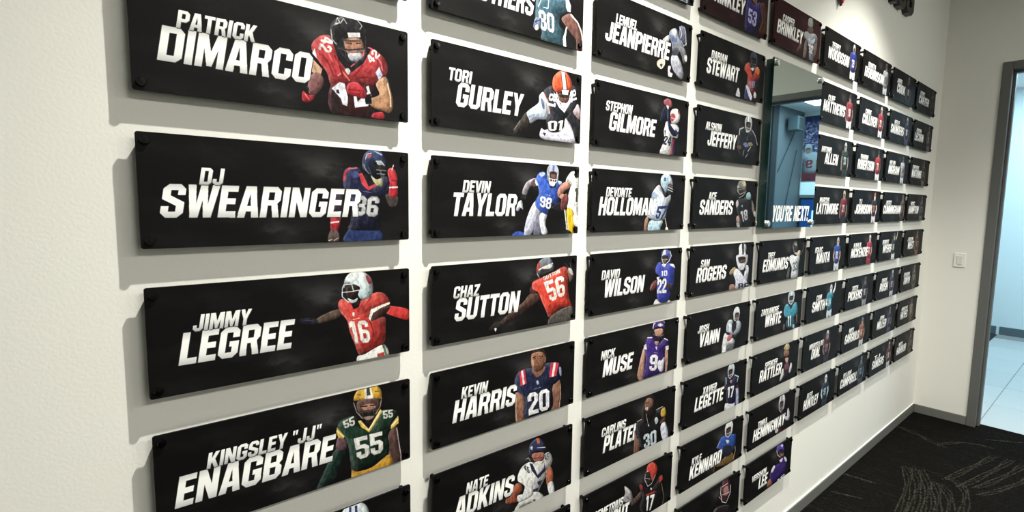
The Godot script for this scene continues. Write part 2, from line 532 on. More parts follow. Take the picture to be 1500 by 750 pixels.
func limb(img: Image, pts: Array, c: Color, k: float) -> void:
	for pass_ in 3:
		var f: float = [1.0, 0.72, 0.38][pass_]
		var col := c.darkened([0.38, 0.08, 0.0][pass_]).lightened([0.0, 0.0, 0.16][pass_])
		for i in range(0, pts.size() - 3, 3):
			var a := Vector2(pts[i], pts[i + 1]) * k
			var b := Vector2(pts[i + 3], pts[i + 4]) * k
			var ra: float = pts[i + 2] * k
			var rb: float = pts[i + 5] * k
			var sh := Vector2(-0.25, -0.25) * (1.0 - f)
			fill_poly(img, [outline_of_limb(a + sh * ra, ra * f, b + sh * rb, rb * f)], col, col)

func pen(img: Image, pts: PackedVector2Array, w: float, c: Color) -> void:
	for i in pts.size() - 1:
		fill_poly(img, [outline_of_limb(pts[i], w * 0.5, pts[i + 1], w * 0.5)], c, c)

# block letters, 10 high, cut corners: [advance, outline, holes...]
var glyphs := {
	"A": [6.0, [1.5,0,4.5,0,6.1,10,4.0,10,3.75,8.1,2.25,8.1,2.0,10,-0.1,10], [3.0,2.2,2.45,6.4,3.55,6.4]],
	"B": [5.9, [0,0,4.4,0,5.8,1.4,5.8,3.9,4.9,4.9,5.8,5.9,5.8,8.6,4.4,10,0,10], [2,1.8,3.8,1.8,3.8,4.1,2,4.1], [2,5.8,3.8,5.8,3.8,8.2,2,8.2]],
	"C": [5.8, [1.4,0,4.4,0,5.8,1.4,5.8,3.7,3.8,3.7,3.8,1.8,2,1.8,2,8.2,3.8,8.2,3.8,6.3,5.8,6.3,5.8,8.6,4.4,10,1.4,10,0,8.6,0,1.4]],
	"D": [5.9, [0,0,4.4,0,5.8,1.4,5.8,8.6,4.4,10,0,10], [2,1.8,3.8,1.8,3.8,8.2,2,8.2]],
	"E": [4.9, [0,0,4.8,0,4.8,1.9,2,1.9,2,4,4.4,4,4.4,5.9,2,5.9,2,8.1,4.8,8.1,4.8,10,0,10]],
	"F": [4.8, [0,0,4.8,0,4.8,1.9,2,1.9,2,4.1,4.4,4.1,4.4,6,2,6,2,10,0,10]],
	"G": [5.9, [1.4,0,4.4,0,5.8,1.4,5.8,3.5,3.8,3.5,3.8,1.8,2,1.8,2,8.2,3.8,8.2,3.8,6.4,3.0,6.4,3.0,4.7,5.8,4.7,5.8,8.6,4.4,10,1.4,10,0,8.6,0,1.4]],
	"H": [5.9, [0,0,2,0,2,4,3.8,4,3.8,0,5.8,0,5.8,10,3.8,10,3.8,5.9,2,5.9,2,10,0,10]],
	"I": [2.1, [0,0,2,0,2,10,0,10]],
	"J": [5.2, [3.1,0,5.1,0,5.1,8.6,3.7,10,1.3,10,-0.1,8.6,-0.1,6.4,1.8,6.4,1.8,8.2,3.1,8.2]],
	"K": [6.1, [0,0,2,0,2,3.9,3.8,0,6,0,3.9,4.6,6.1,10,3.9,10,2.5,6.4,2,7.4,2,10,0,10]],
	"L": [4.7, [0,0,2,0,2,8.1,4.7,8.1,4.7,10,0,10]],
	"M": [7.6, [0,0,2.5,0,3.75,5.2,5,0,7.5,0,7.5,10,5.6,10,5.6,4.4,4.4,9.6,3.1,9.6,1.9,4.4,1.9,10,0,10]],
	"N": [6.0, [0,0,2.1,0,4,5.2,4,0,5.9,0,5.9,10,3.8,10,1.9,4.8,1.9,10,0,10]],
	"O": [5.9, [1.4,0,4.4,0,5.8,1.4,5.8,8.6,4.4,10,1.4,10,0,8.6,0,1.4], [2,1.8,3.8,1.8,3.8,8.2,2,8.2]],
	"P": [5.7, [0,0,4.3,0,5.7,1.4,5.7,5,4.3,6.4,2,6.4,2,10,0,10], [2,1.8,3.7,1.8,3.7,4.6,2,4.6]],
	"Q": [5.9, [1.4,0,4.4,0,5.8,1.4,5.8,8.6,4.9,8.92,5.6,10.8,3.6,10.8,3.2,10,1.4,10,0,8.6,0,1.4], [2,1.8,3.8,1.8,3.8,8.2,2,8.2]],
	"R": [5.9, [0,0,4.4,0,5.8,1.4,5.8,4.3,4.9,5.5,5.9,10,3.9,10,3.1,6.1,2,6.1,2,10,0,10], [2,1.8,3.8,1.8,3.8,4.4,2,4.4]],
	"S": [5.7, [1.4,0,4.3,0,5.7,1.4,5.7,3.2,3.8,3.2,3.8,1.8,2,1.8,2,3.4,5.7,5.4,5.7,8.6,4.3,10,1.4,10,0,8.6,0,6.6,1.9,6.6,1.9,8.2,3.7,8.2,3.7,6.5,0,4.5,0,1.4]],
	"T": [5.2, [0,0,5.3,0,5.3,1.9,3.65,1.9,3.65,10,1.65,10,1.65,1.9,0,1.9]],
	"U": [5.9, [0,0,2,0,2,8.2,3.8,8.2,3.8,0,5.8,0,5.8,8.6,4.4,10,1.4,10,0,8.6]],
	"V": [5.9, [-0.1,0,2,0,3,6.6,4,0,6.1,0,4.2,10,1.8,10]],
	"W": [8.2, [-0.1,0,1.9,0,2.55,5.9,3.2,0,5.0,0,5.65,5.9,6.3,0,8.3,0,6.9,10,4.8,10,4.1,4.6,3.4,10,1.3,10]],
	"X": [6.0, [0,0,2.2,0,3.05,2.9,3.9,0,6.1,0,4.3,4.9,6.1,10,3.9,10,3.05,7.0,2.2,10,0,10,1.8,4.9]],
	"Y": [5.8, [-0.1,0,2,0,2.95,3.4,3.9,0,6,0,3.95,5.9,3.95,10,1.95,10,1.95,5.9]],
	"Z": [5.2, [0,0,5.2,0,5.2,1.9,2.3,8.1,5.2,8.1,5.2,10,0,10,0,8.1,2.9,1.9,0,1.9]],
	"0": [5.9, [1.4,0,4.4,0,5.8,1.4,5.8,8.6,4.4,10,1.4,10,0,8.6,0,1.4], [2,1.8,3.8,1.8,3.8,8.2,2,8.2]],
	"1": [4.0, [1.2,0,3.2,0,3.2,10,1.2,10,1.2,2.4,0.2,2.8,0.2,0.9]],
	"2": [5.6, [1.4,0,4.2,0,5.6,1.4,5.6,4.2,2.4,7.7,2.4,8.1,5.6,8.1,5.6,10,0,10,0,7.4,3.6,3.6,3.6,1.8,2,1.8,2,3.6,0,3.6,0,1.4]],
	"3": [5.6, [1.4,0,4.2,0,5.6,1.4,5.6,4,4.8,4.9,5.6,5.8,5.6,8.6,4.2,10,1.4,10,0,8.6,0,6.6,2,6.6,2,8.2,3.6,8.2,3.6,5.8,2,5.8,2,4,3.6,4,3.6,1.8,2,1.8,2,3.2,0,3.2,0,1.4]],
	"4": [6.0, [2.6,0,4.8,0,4.8,5.9,5.8,5.9,5.8,7.7,4.8,7.7,4.8,10,2.9,10,2.9,7.7,0,7.7,0,5.9], [2.9,2.8,1.7,5.9,2.9,5.9]],
	"5": [5.6, [0,0,5.3,0,5.3,1.9,2,1.9,2,3.7,4.2,3.7,5.6,5.1,5.6,8.6,4.2,10,1.4,10,0,8.6,0,6.7,2,6.7,2,8.2,3.6,8.2,3.6,5.5,0,5.5]],
	"6": [5.7, [1.4,0,4.3,0,5.7,1.4,5.7,3,3.8,3,3.8,1.8,2,1.8,2,4.1,4.3,4.1,5.7,5.5,5.7,8.6,4.3,10,1.4,10,0,8.6,0,1.4], [2,5.8,3.7,5.8,3.7,8.2,2,8.2]],
	"7": [5.2, [0,0,5.2,0,5.2,2,3.2,10,1.1,10,3.0,2,0,2]],
	"8": [5.8, [1.4,0,4.3,0,5.7,1.4,5.7,3.9,4.8,4.9,5.7,5.9,5.7,8.6,4.3,10,1.4,10,0,8.6,0,5.9,0.9,4.9,0,3.9,0,1.4], [2,1.8,3.7,1.8,3.7,4,2,4], [2,5.8,3.7,5.8,3.7,8.2,2,8.2]],
	"9": [5.7, [4.3,10,1.4,10,0,8.6,0,7,1.9,7,1.9,8.2,3.7,8.2,3.7,5.9,1.4,5.9,0,4.5,0,1.4,1.4,0,4.3,0,5.7,1.4,5.7,8.6], [3.7,4.2,2,4.2,2,1.8,3.7,1.8]],
	"'": [1.9, [0.2,0,1.8,0,1.4,3.4,0.6,3.4]],
	"\"": [3.6, [0.3,0,1.7,0,1.3,3.2,0.4,3.2], [2.1,0,3.5,0,3.1,3.2,2.2,3.2]],
	"!": [2.3, [0,0,2.1,0,1.8,6.6,0.3,6.6], [0.1,7.8,2.0,7.8,2.0,10,0.1,10]],
	" ": [2.2],
}

func spell(text: String) -> Array:
	# [total width, contours] with y 0..10
	var x := 0.0
	var out := []
	for ch in text:
		var g: Array = glyphs.get(ch, glyphs[" "])
		for i in range(1, g.size()):
			var c := PackedVector2Array()
			for j in range(0, g[i].size(), 2):
				c.append(Vector2(x + g[i][j], g[i][j + 1]))
			out.append(c)
		x += g[0] + 0.55
	return [x - 0.55, out]

func letter_line(img: Image, text: String, x0: float, x1: float, top: float, cap: float, shear: float, k: float, stops: Array, grow := Vector2.ZERO) -> void:
	var s := spell(text)
	var res := []
	for c in s[1]:
		var o := PackedVector2Array()
		for p in c:
			o.append(Vector2(x0 + p.x / s[0] * (x1 - x0) + shear * (1.0 - p.y / 10.0), top + p.y / 10.0 * cap) * k + grow)
		res.append(o)
	fill_poly(img, res, stops[0], stops[0], stops)

func letters_on(img: Image, text: String, q: Array, k: float, col: Color) -> void:
	# text pulled onto the four corners TL TR BR BL
	var s := spell(text)
	var a := Vector2(q[0], q[1])
	var b := Vector2(q[2], q[3])
	var c := Vector2(q[4], q[5])
	var d := Vector2(q[6], q[7])
	var res := []
	for ct in s[1]:
		var o := PackedVector2Array()
		for p in ct:
			var u: float = p.x / s[0]
			var v: float = p.y / 10.0
			o.append(a.lerp(b, u).lerp(d.lerp(c, u), v) * k)
		res.append(o)
	fill_poly(img, res, col, col.darkened(0.12))

func unpack(a: Array, k: float) -> PackedVector2Array:
	var o := PackedVector2Array()
	for i in range(0, a.size(), 2):
		o.append(Vector2(a[i], a[i + 1]) * k)
	return o

func draw_helmet(img: Image, o: Array, k: float) -> void:
	var g: Array = o[5]
	var c := Vector2(g[0], g[1]) * k
	var hw: float = g[2] * 0.5 * k
	var hh: float = g[3] * 0.5 * k
	var f: float = g[4]
	var shell := ink(o[1])
	var pts := func(list: Array) -> PackedVector2Array:
		var r := PackedVector2Array()
		for i in range(0, list.size(), 2):
			r.append(c + Vector2(list[i] * hw, list[i + 1] * hh))
		return r
	fill_poly(img, [smooth(pts.call([-0.9, 0.15, -0.95, -0.35, -0.6, -0.85, 0.0, -1.0, 0.6, -0.85, 0.95, -0.35, 0.9, 0.15, 0.75, 0.65, 0.3, 0.8, -0.3, 0.8, -0.75, 0.65]))], shell.lightened(0.12), shell.darkened(0.3))
	if o[4] != "":
		fill_poly(img, [pts.call([f * 0.5 - 0.16, -0.97, f * 0.5 + 0.16, -0.97, f * 0.7 + 0.14, -0.2, f * 0.7 - 0.14, -0.2])], Color(o[4]), Color(o[4]))
	fill_poly(img, [smooth(pts.call([-0.55 + f * 0.4, -0.15, f * 0.4, -0.25, 0.55 + f * 0.4, -0.15, 0.5 + f * 0.4, 0.55, f * 0.4, 0.85, -0.5 + f * 0.4, 0.55]))], Color(o[3]).darkened(0.45), Color(o[3]))
	fill_poly(img, [smooth(pts.call([-0.34 + f * 0.4, 0.05, 0.34 + f * 0.4, 0.05, 0.3 + f * 0.4, 0.4, -0.3 + f * 0.4, 0.4]))], Color(o[3]).lightened(0.12), Color(o[3]))
	var mk := Color(o[2])
	var w := maxf(1.2, hw * 0.09)
	pen(img, pts.call([-0.7 + f * 0.3, 0.0, -0.5 + f * 0.45, 0.7, f * 0.5, 0.98, 0.5 + f * 0.45, 0.7, 0.7 + f * 0.3, 0.0]), w, mk)
	pen(img, pts.call([-0.6 + f * 0.4, 0.42, f * 0.5, 0.5, 0.6 + f * 0.4, 0.42]), w * 0.8, mk)
	pen(img, pts.call([-0.14 + f * 0.5, 0.48, -0.12 + f * 0.5, 0.95]), w * 0.7, mk)
	pen(img, pts.call([0.2 + f * 0.5, 0.48, 0.16 + f * 0.5, 0.95]), w * 0.7, mk)

func ink(hex: String) -> Color:
	# the printer's inks are a little greyer than the screen colours
	var c := Color(hex)
	var g := c.get_luminance()
	return c.lerp(Color(g, g, g), 0.13).darkened(0.03)

func draw_ops(img: Image, ops: Array, k: float) -> void:
	for o in ops:
		match o[0]:
			"p":
				fill_poly(img, [unpack(o[2], k)], ink(o[1]), ink(o[1]))
			"s":
				fill_poly(img, [smooth(unpack(o[2], k))], ink(o[1]).lightened(0.05), ink(o[1]).darkened(0.12))
			"g":
				modelled(img, smooth(unpack(o[3], k)), ink(o[1]), ink(o[2]), k)
			"l":
				limb(img, o[2], ink(o[1]), k)
			"n":
				letters_on(img, o[2], o[3], k, ink(o[1]))
			"w":
				pen(img, unpack(o[3], k), o[2] * k, ink(o[1]))
			"h":
				draw_helmet(img, o, k)

func modelled(img: Image, pts: PackedVector2Array, c0: Color, c1: Color, k: float) -> void:
	# one shape of the printed photograph, its far edges printed darker and its near edges paler
	var lo := pts[0]
	var hi := pts[0]
	for p in pts:
		lo = lo.min(p)
		hi = hi.max(p)
	var at := Vector2i(lo.floor()) - Vector2i(2, 2)
	var size := Vector2i((hi - lo).ceil()) + Vector2i(5, 5)
	if size.x > 1200 or size.y > 900:
		return
	var moved := PackedVector2Array()
	for p in pts:
		moved.append(p - Vector2(at))
	var part := Image.create(size.x, size.y, false, Image.FORMAT_RGBA8)
	fill_poly(part, [moved], c0, c1)
	var whole: Image = part.duplicate()
	var r := Rect2i(Vector2i.ZERO, size)
	var small := minf(size.x, size.y)
	var clear := Image.create(size.x, size.y, false, Image.FORMAT_RGBA8)
	for ring in [[0.24, 0.18, -1], [0.13, 0.22, -1], [0.05, 0.26, -1], [0.14, 0.08, 1], [0.06, 0.09, 1]]:
		var d := int(maxf(1.0, small * ring[0]))
		var rim: Image = whole.duplicate()
		# keep only what a copy pushed sideways and up (or down) leaves uncovered
		var off := Vector2i(-d, -int(d * 0.6)) if ring[2] < 0 else Vector2i(d, int(d * 0.6))
		rim.blit_rect_mask(clear, whole, r, off)
		var tint := Image.create(size.x, size.y, false, Image.FORMAT_RGBA8)
		tint.fill(Color(0, 0, 0, ring[1]) if ring[2] < 0 else Color(1, 1, 1, ring[1]))
		part.blend_rect_mask(tint, rim, r, Vector2i.ZERO)
	img.blend_rect(part, r, at)

func far_figure(f: Array) -> Array:
	# a standing player for the small far panels: [u of centre, helmet, jersey, number, number colour, trousers, skin, pose]
	var x: float = f[0]
	var pose: int = f[7]
	var ops := []
	ops.append(["l", f[6], [x - 19, 36, 6, x - 26, 60, 5, x - 24 + pose * 6, 82 - pose * 10, 4]])
	if pose == 2:
		ops.append(["l", f[6], [x + 18, 34, 6, x + 32, 22, 5, x + 36, 6, 4]])
	else:
		ops.append(["l", f[6], [x + 19, 36, 6, x + 25, 60, 5, x + 21 - pose * 8, 80, 4]])
	ops.append(["s", f[5], [x - 15, 74, x + 15, 74, x + 18, 100, x + 4, 102, x, 92, x - 6, 102, x - 18, 101]])
	ops.append(["g", f[2], Color(f[2]).darkened(0.3).to_html(false), [x - 25, 44, x - 22, 31, x - 8, 27, x + 8, 27, x + 22, 31, x + 25, 44, x + 16, 50, x + 15, 78, x - 15, 78, x - 16, 50]])
	ops.append(["n", f[4], f[3], [x - 9, 46, x + 9, 46, x + 8, 67, x - 8, 67]])
	ops.append(["h", f[1], "b8bcc2", f[6], "", [x + pose * 2.0, 19, 20, 27, 0.15 * (pose - 1)]])
	return ops

# first line, its left and right end, last line, its left and right end, how much lower than usual (panel height = 100)
var names := {
	Vector2i(0, -1): ["PATRICK", 34, 96.6, "DIMARCO", 19.1, 146.1, 0],
	Vector2i(0, 0): ["DJ", 45.9, 64.8, "SWEARINGER", 14.7, 194.7, 0],
	Vector2i(0, 1): ["JIMMY", 35.3, 82.8, "LEGREE", 23.3, 121, 0],
	Vector2i(0, 2): ["KINGSLEY \"JJ\"", 41.3, 148.3, "ENAGBARE", 14.7, 161.1, 0],
	Vector2i(1, -1): ["TORI", 23, 56.9, "GURLEY", 34.1, 139, 0],
	Vector2i(1, 0): ["DEVIN", 44.6, 87.5, "TAYLOR", 27.5, 131.3, 0],
	Vector2i(1, 1): ["CHAZ", 31.3, 70.9, "SUTTON", 32.8, 139, 0],
	Vector2i(1, 2): ["KEVIN", 44, 85.9, "HARRIS", 30.7, 135.5, 0],
	Vector2i(1, 3): ["NATE", 52.2, 88.6, "ADKINS", 33.5, 134, 0],
	Vector2i(2, -2): ["LEMUEL", 42.7, 96.1, "JEANPIERRE", 18.9, 187.5, 0],
	Vector2i(2, -1): ["STEPHON", 25.5, 90.8, "GILMORE", 34.1, 155.6, 0],
	Vector2i(2, 0): ["DEVONTE", 32.2, 96.6, "HOLLOMAN", 15.4, 162.8, 0],
	Vector2i(2, 1): ["DAVID", 27.7, 73, "WILSON", 33.9, 139.8, 0],
	Vector2i(2, 2): ["NICK", 32.8, 68, "MUSE", 38.2, 116.2, 0],
	Vector2i(2, 3): ["CARLINS", 40.4, 104, "PLATEL", 45.2, 137.9, 0],
	Vector2i(3, -2): ["DARIAN", 38.5, 96.2, "STEWART", 23.1, 144, 0],
	Vector2i(3, -1): ["ALSHON", 30.8, 88.9, "JEFFERY", 39.6, 150, 0],
	Vector2i(3, 0): ["ACE", 54.7, 83.1, "SANDERS", 22.5, 150.1, 0],
	Vector2i(3, 1): ["SAM", 37.8, 70, "ROGERS", 23.4, 137.6, 0],
	Vector2i(3, 2): ["JOSH", 39.4, 80.5, "VANN", 45.7, 124.2, 0],
	Vector2i(3, 3): ["XAVIER", 70.1, 125, "LEGETTE", 41.1, 154.6, 0],
	Vector2i(3, 4): ["KYLE", 41.7, 77.7, "KENNARD", 33.9, 161.4, 10],
	Vector2i(4, -3): ["CASPER", 41.7, 101.4, "BRINKLEY", 16.6, 150.6, 0],
	Vector2i(4, 1): ["TREY", 41.5, 77.8, "EDMUNDS", 19, 153.6, 0],
	Vector2i(4, 2): ["ZAQUANDRE", 26.2, 118.7, "WHITE", 47.3, 133.8, 0],
	Vector2i(4, 3): ["SPENCER", 63.2, 130.5, "RATTLER", 37.3, 156.9, 0],
	Vector2i(4, 4): ["TONKA", 45.1, 93.9, "HEMINGWAY", 23.5, 196.4, 10],
	Vector2i(4, 5): ["VERSHON", 32.1, 108.6, "LEE", 69.3, 116.1, 10],
	Vector2i(1, -2): ["ROBERT", 52, 104, "CAROTHERS", 20, 157, 0],
	Vector2i(2, 4): ["DEMETRIUS", 27, 104.5, "KNIGHT", 34, 120, 10],
	Vector2i(3, -3): ["JASPER", 42, 100, "BRINKLEY", 20, 154, 0],
	Vector2i(5, -3): ["TERRY", 47, 105, "WOODSON", 24, 172, 0],
	Vector2i(6, -3): ["DUNTA", 43, 110, "ROBINSON", 17, 190, 0],
	Vector2i(7, -3): ["JARED", 43, 97, "COOK", 48, 137, 0],
	Vector2i(8, -3): ["ERIC", 41, 100, "CARTER", 28, 164, 0],
	Vector2i(5, -2): ["CLIFF", 47, 93, "MATTHEWS", 18, 171, 0],
	Vector2i(6, -2): ["CHRIS", 50, 101, "CULLIVER", 29, 160, 0],
	Vector2i(7, -2): ["WESLYE", 51, 108, "SAUNDERS", 17, 162, 0],
	Vector2i(8, -2): ["DION", 34, 99, "LECORN", 17, 132, 0],
	Vector2i(5, -1): ["ANTONIO", 27, 95, "ALLEN", 53, 145, 0],
	Vector2i(6, -1): ["TRAVIAN", 38, 106, "ROBERTSON", 18, 164, 0],
	Vector2i(7, -1): ["MELVIN", 37, 98, "INGRAM", 28, 148, 0],
	Vector2i(8, -1): ["ROKEVIOUS", 26, 110, "WATKINS", 18, 148, 0],
	Vector2i(5, 0): ["MARCUS", 39, 105, "LATTIMORE", 20, 174, 0],
	Vector2i(6, 0): ["TJ", 59, 82, "JOHNSON", 25, 165, 0],
	Vector2i(7, 0): ["JUSTICE", 32, 93, "CUNNINGHAM", 10, 205, 0],
	Vector2i(8, 0): ["VIC", 42, 96, "HAMPTON", 20, 154, 0],
	Vector2i(5, 1): ["ISAAC", 33, 84, "NAUTA", 44, 138, 0],
	Vector2i(6, 1): ["KAHLIL", 41, 110, "MCKENZIE", 22, 172, 0],
	Vector2i(7, 1): ["ROBERT", 33, 101, "MYERS", 42, 132, 0],
	Vector2i(8, 1): ["JASON", 45, 119, "WEST", 52, 132, 0],
	Vector2i(5, 2): ["CAM", 66, 102, "SMITH", 39, 128, 0],
	Vector2i(6, 2): ["ZACCH", 57, 109, "PICKENS", 26, 149, 0],
	Vector2i(7, 2): ["DARIUS", 61, 119, "RUSH", 43, 130, 0],
	Vector2i(8, 2): ["JOVAUGHN", 35, 114, "GWYN", 41, 120, 0],
	Vector2i(5, 3): ["MARCELLAS", 41, 140, "DIAL", 58, 119, 0],
	Vector2i(6, 3): ["NICK", 60, 102, "GARGIULO", 27, 154, 0],
	Vector2i(7, 3): ["JOHN", 72, 122, "MILLER", 49, 148, 0],
	Vector2i(8, 3): ["MARCUS", 48, 127, "HAYES", 39, 130, 0],
	Vector2i(5, 4): ["ALEX", 48, 87, "HUNTLEY", 28, 130, 6],
	Vector2i(6, 4): ["ELIJAH", 41, 110, "CAMPBELL", 18, 165, 6],
	Vector2i(7, 4): ["TJ", 51, 112, "SANDERS", 31, 158, 4],
	Vector2i(8, 4): ["NICK", 52, 102, "HARBOR", 29, 152, 4],
}

# small far figures: u of centre, helmet, jersey, number, number colour, trousers, skin, pose
var far_art := {
	Vector2i(5, -3): [206, "c8ccd8", "2c3ca8", "29", "f0f0f8", "e8e8f0", "4a3630", 1],
	Vector2i(6, -3): [209, "3a4440", "b8c0cc", "23", "3a4048", "c8ccd0", "6a5048", 1],
	Vector2i(7, -3): [177, "8a8c94", "23232a", "89", "c8c8cc", "2a2a30", "5a4438", 0],
	Vector2i(8, -3): [214, "3a3a3c", "2c2a2c", "34", "5a5a5c", "2c2c2e", "4a3c36", 1],
	Vector2i(5, -2): [207, "2a2024", "a03440", "98", "e8d8dc", "e8e4e8", "7a5648", 0],
	Vector2i(6, -2): [197, "d8ccb8", "c03040", "29", "f0e8e8", "e4e4f0", "8a6050", 1],
	Vector2i(7, -2): [199, "b8c0cc", "2c3c5c", "8", "e8f0f8", "38486c", "6a5048", 0],
	Vector2i(8, -2): [207, "6c6c78", "5a5864", "81", "a8a8b4", "6c6a78", "5a4a44", 1],
	Vector2i(5, -1): [200, "b8c4c0", "34443c", "20", "a8d0e0", "28342e", "8a7468", 0],
	Vector2i(6, -1): [203, "2c2c26", "cc3038", "77", "f0ecec", "e4e0e4", "5a4238", 1],
	Vector2i(7, -1): [187, "3c5048", "d4dce4", "54", "38486c", "c8d0dc", "6a5448", 1],
	Vector2i(8, -1): [180, "5c5844", "3c3c30", "70", "8c8468", "6a6450", "5a4a3c", 0],
	Vector2i(5, 0): [217, "c8b494", "8c2c38", "21", "d8d0d0", "26242c", "7a5a4c", 0],
	Vector2i(6, 0): [200, "c86438", "34303c", "60", "d88050", "d8d4dc", "e8e4ec", 1],
	Vector2i(7, 0): [225, "6c5c50", "5c4c40", "83", "8c7c6c", "3c3430", "7a6050", 0],
	Vector2i(8, 0): [194, "4c5868", "3c4658", "27", "7c8898", "5c7070", "5a4c48", 1],
	Vector2i(5, 1): [194, "b8c4d0", "3058b8", "89", "d8e4f8", "c8d0dc", "c09078", 1],
	Vector2i(6, 1): [186, "ecd8c8", "c43c54", "67", "f0dce0", "a02c40", "c88c78", 1],
	Vector2i(7, 1): [160, "50545c", "3c4048", "16", "d8dce4", "dfe3e8", "b8a888", 2],
	Vector2i(8, 1): [176, "7a6c60", "6c4438", "35", "a88c78", "7a5c4c", "7a5848", 0],
	Vector2i(5, 2): [166, "dcd8ec", "3f9cb8", "24", "c8e8f0", "c4d8e4", "e4f0f4", 2],
	Vector2i(6, 2): [176, "4c505c", "2c303c", "96", "b8bcc8", "8c909c", "5a4c48", 0],
	Vector2i(7, 2): [178, "ccd4dc", "3c4860", "29", "c4ccd8", "b8c4d4", "6a5c58", 1],
	Vector2i(8, 2): [180, "7c8078", "5c6058", "65", "9c9c8c", "5a5c54", "6a5c50", 0],
	Vector2i(5, 3): [168, "d4d4e8", "54303c", "27", "8c8c9c", "26303c", "8a6058", 1],
	Vector2i(6, 3): [178, "6c8098", "a86450", "64", "d8b8a8", "c8c8cc", "b08070", 1],
	Vector2i(7, 3): [184, "6c6c80", "3c3a58", "97", "8c8ca8", "4c4a70", "6a5c60", 1],
	Vector2i(8, 3): [182, "7a4840", "8c8478", "44", "b8b0a0", "5c5448", "6a5448", 0],
	Vector2i(5, 4): [180, "e8f0f0", "343c4c", "91", "a8ccdc", "2c3440", "a8ccdc", 1],
	Vector2i(6, 4): [202, "54687c", "344454", "53", "8ca0b4", "3c4854", "54606c", 0],
	Vector2i(7, 4): [214, "b8a8a0", "5c3838", "98", "d8d0cc", "c8c4c4", "7a5850", 1],
	Vector2i(8, 4): [212, "6c5c54", "4c443c", "48", "8c8070", "5c5448", "6a5448", 0],
}

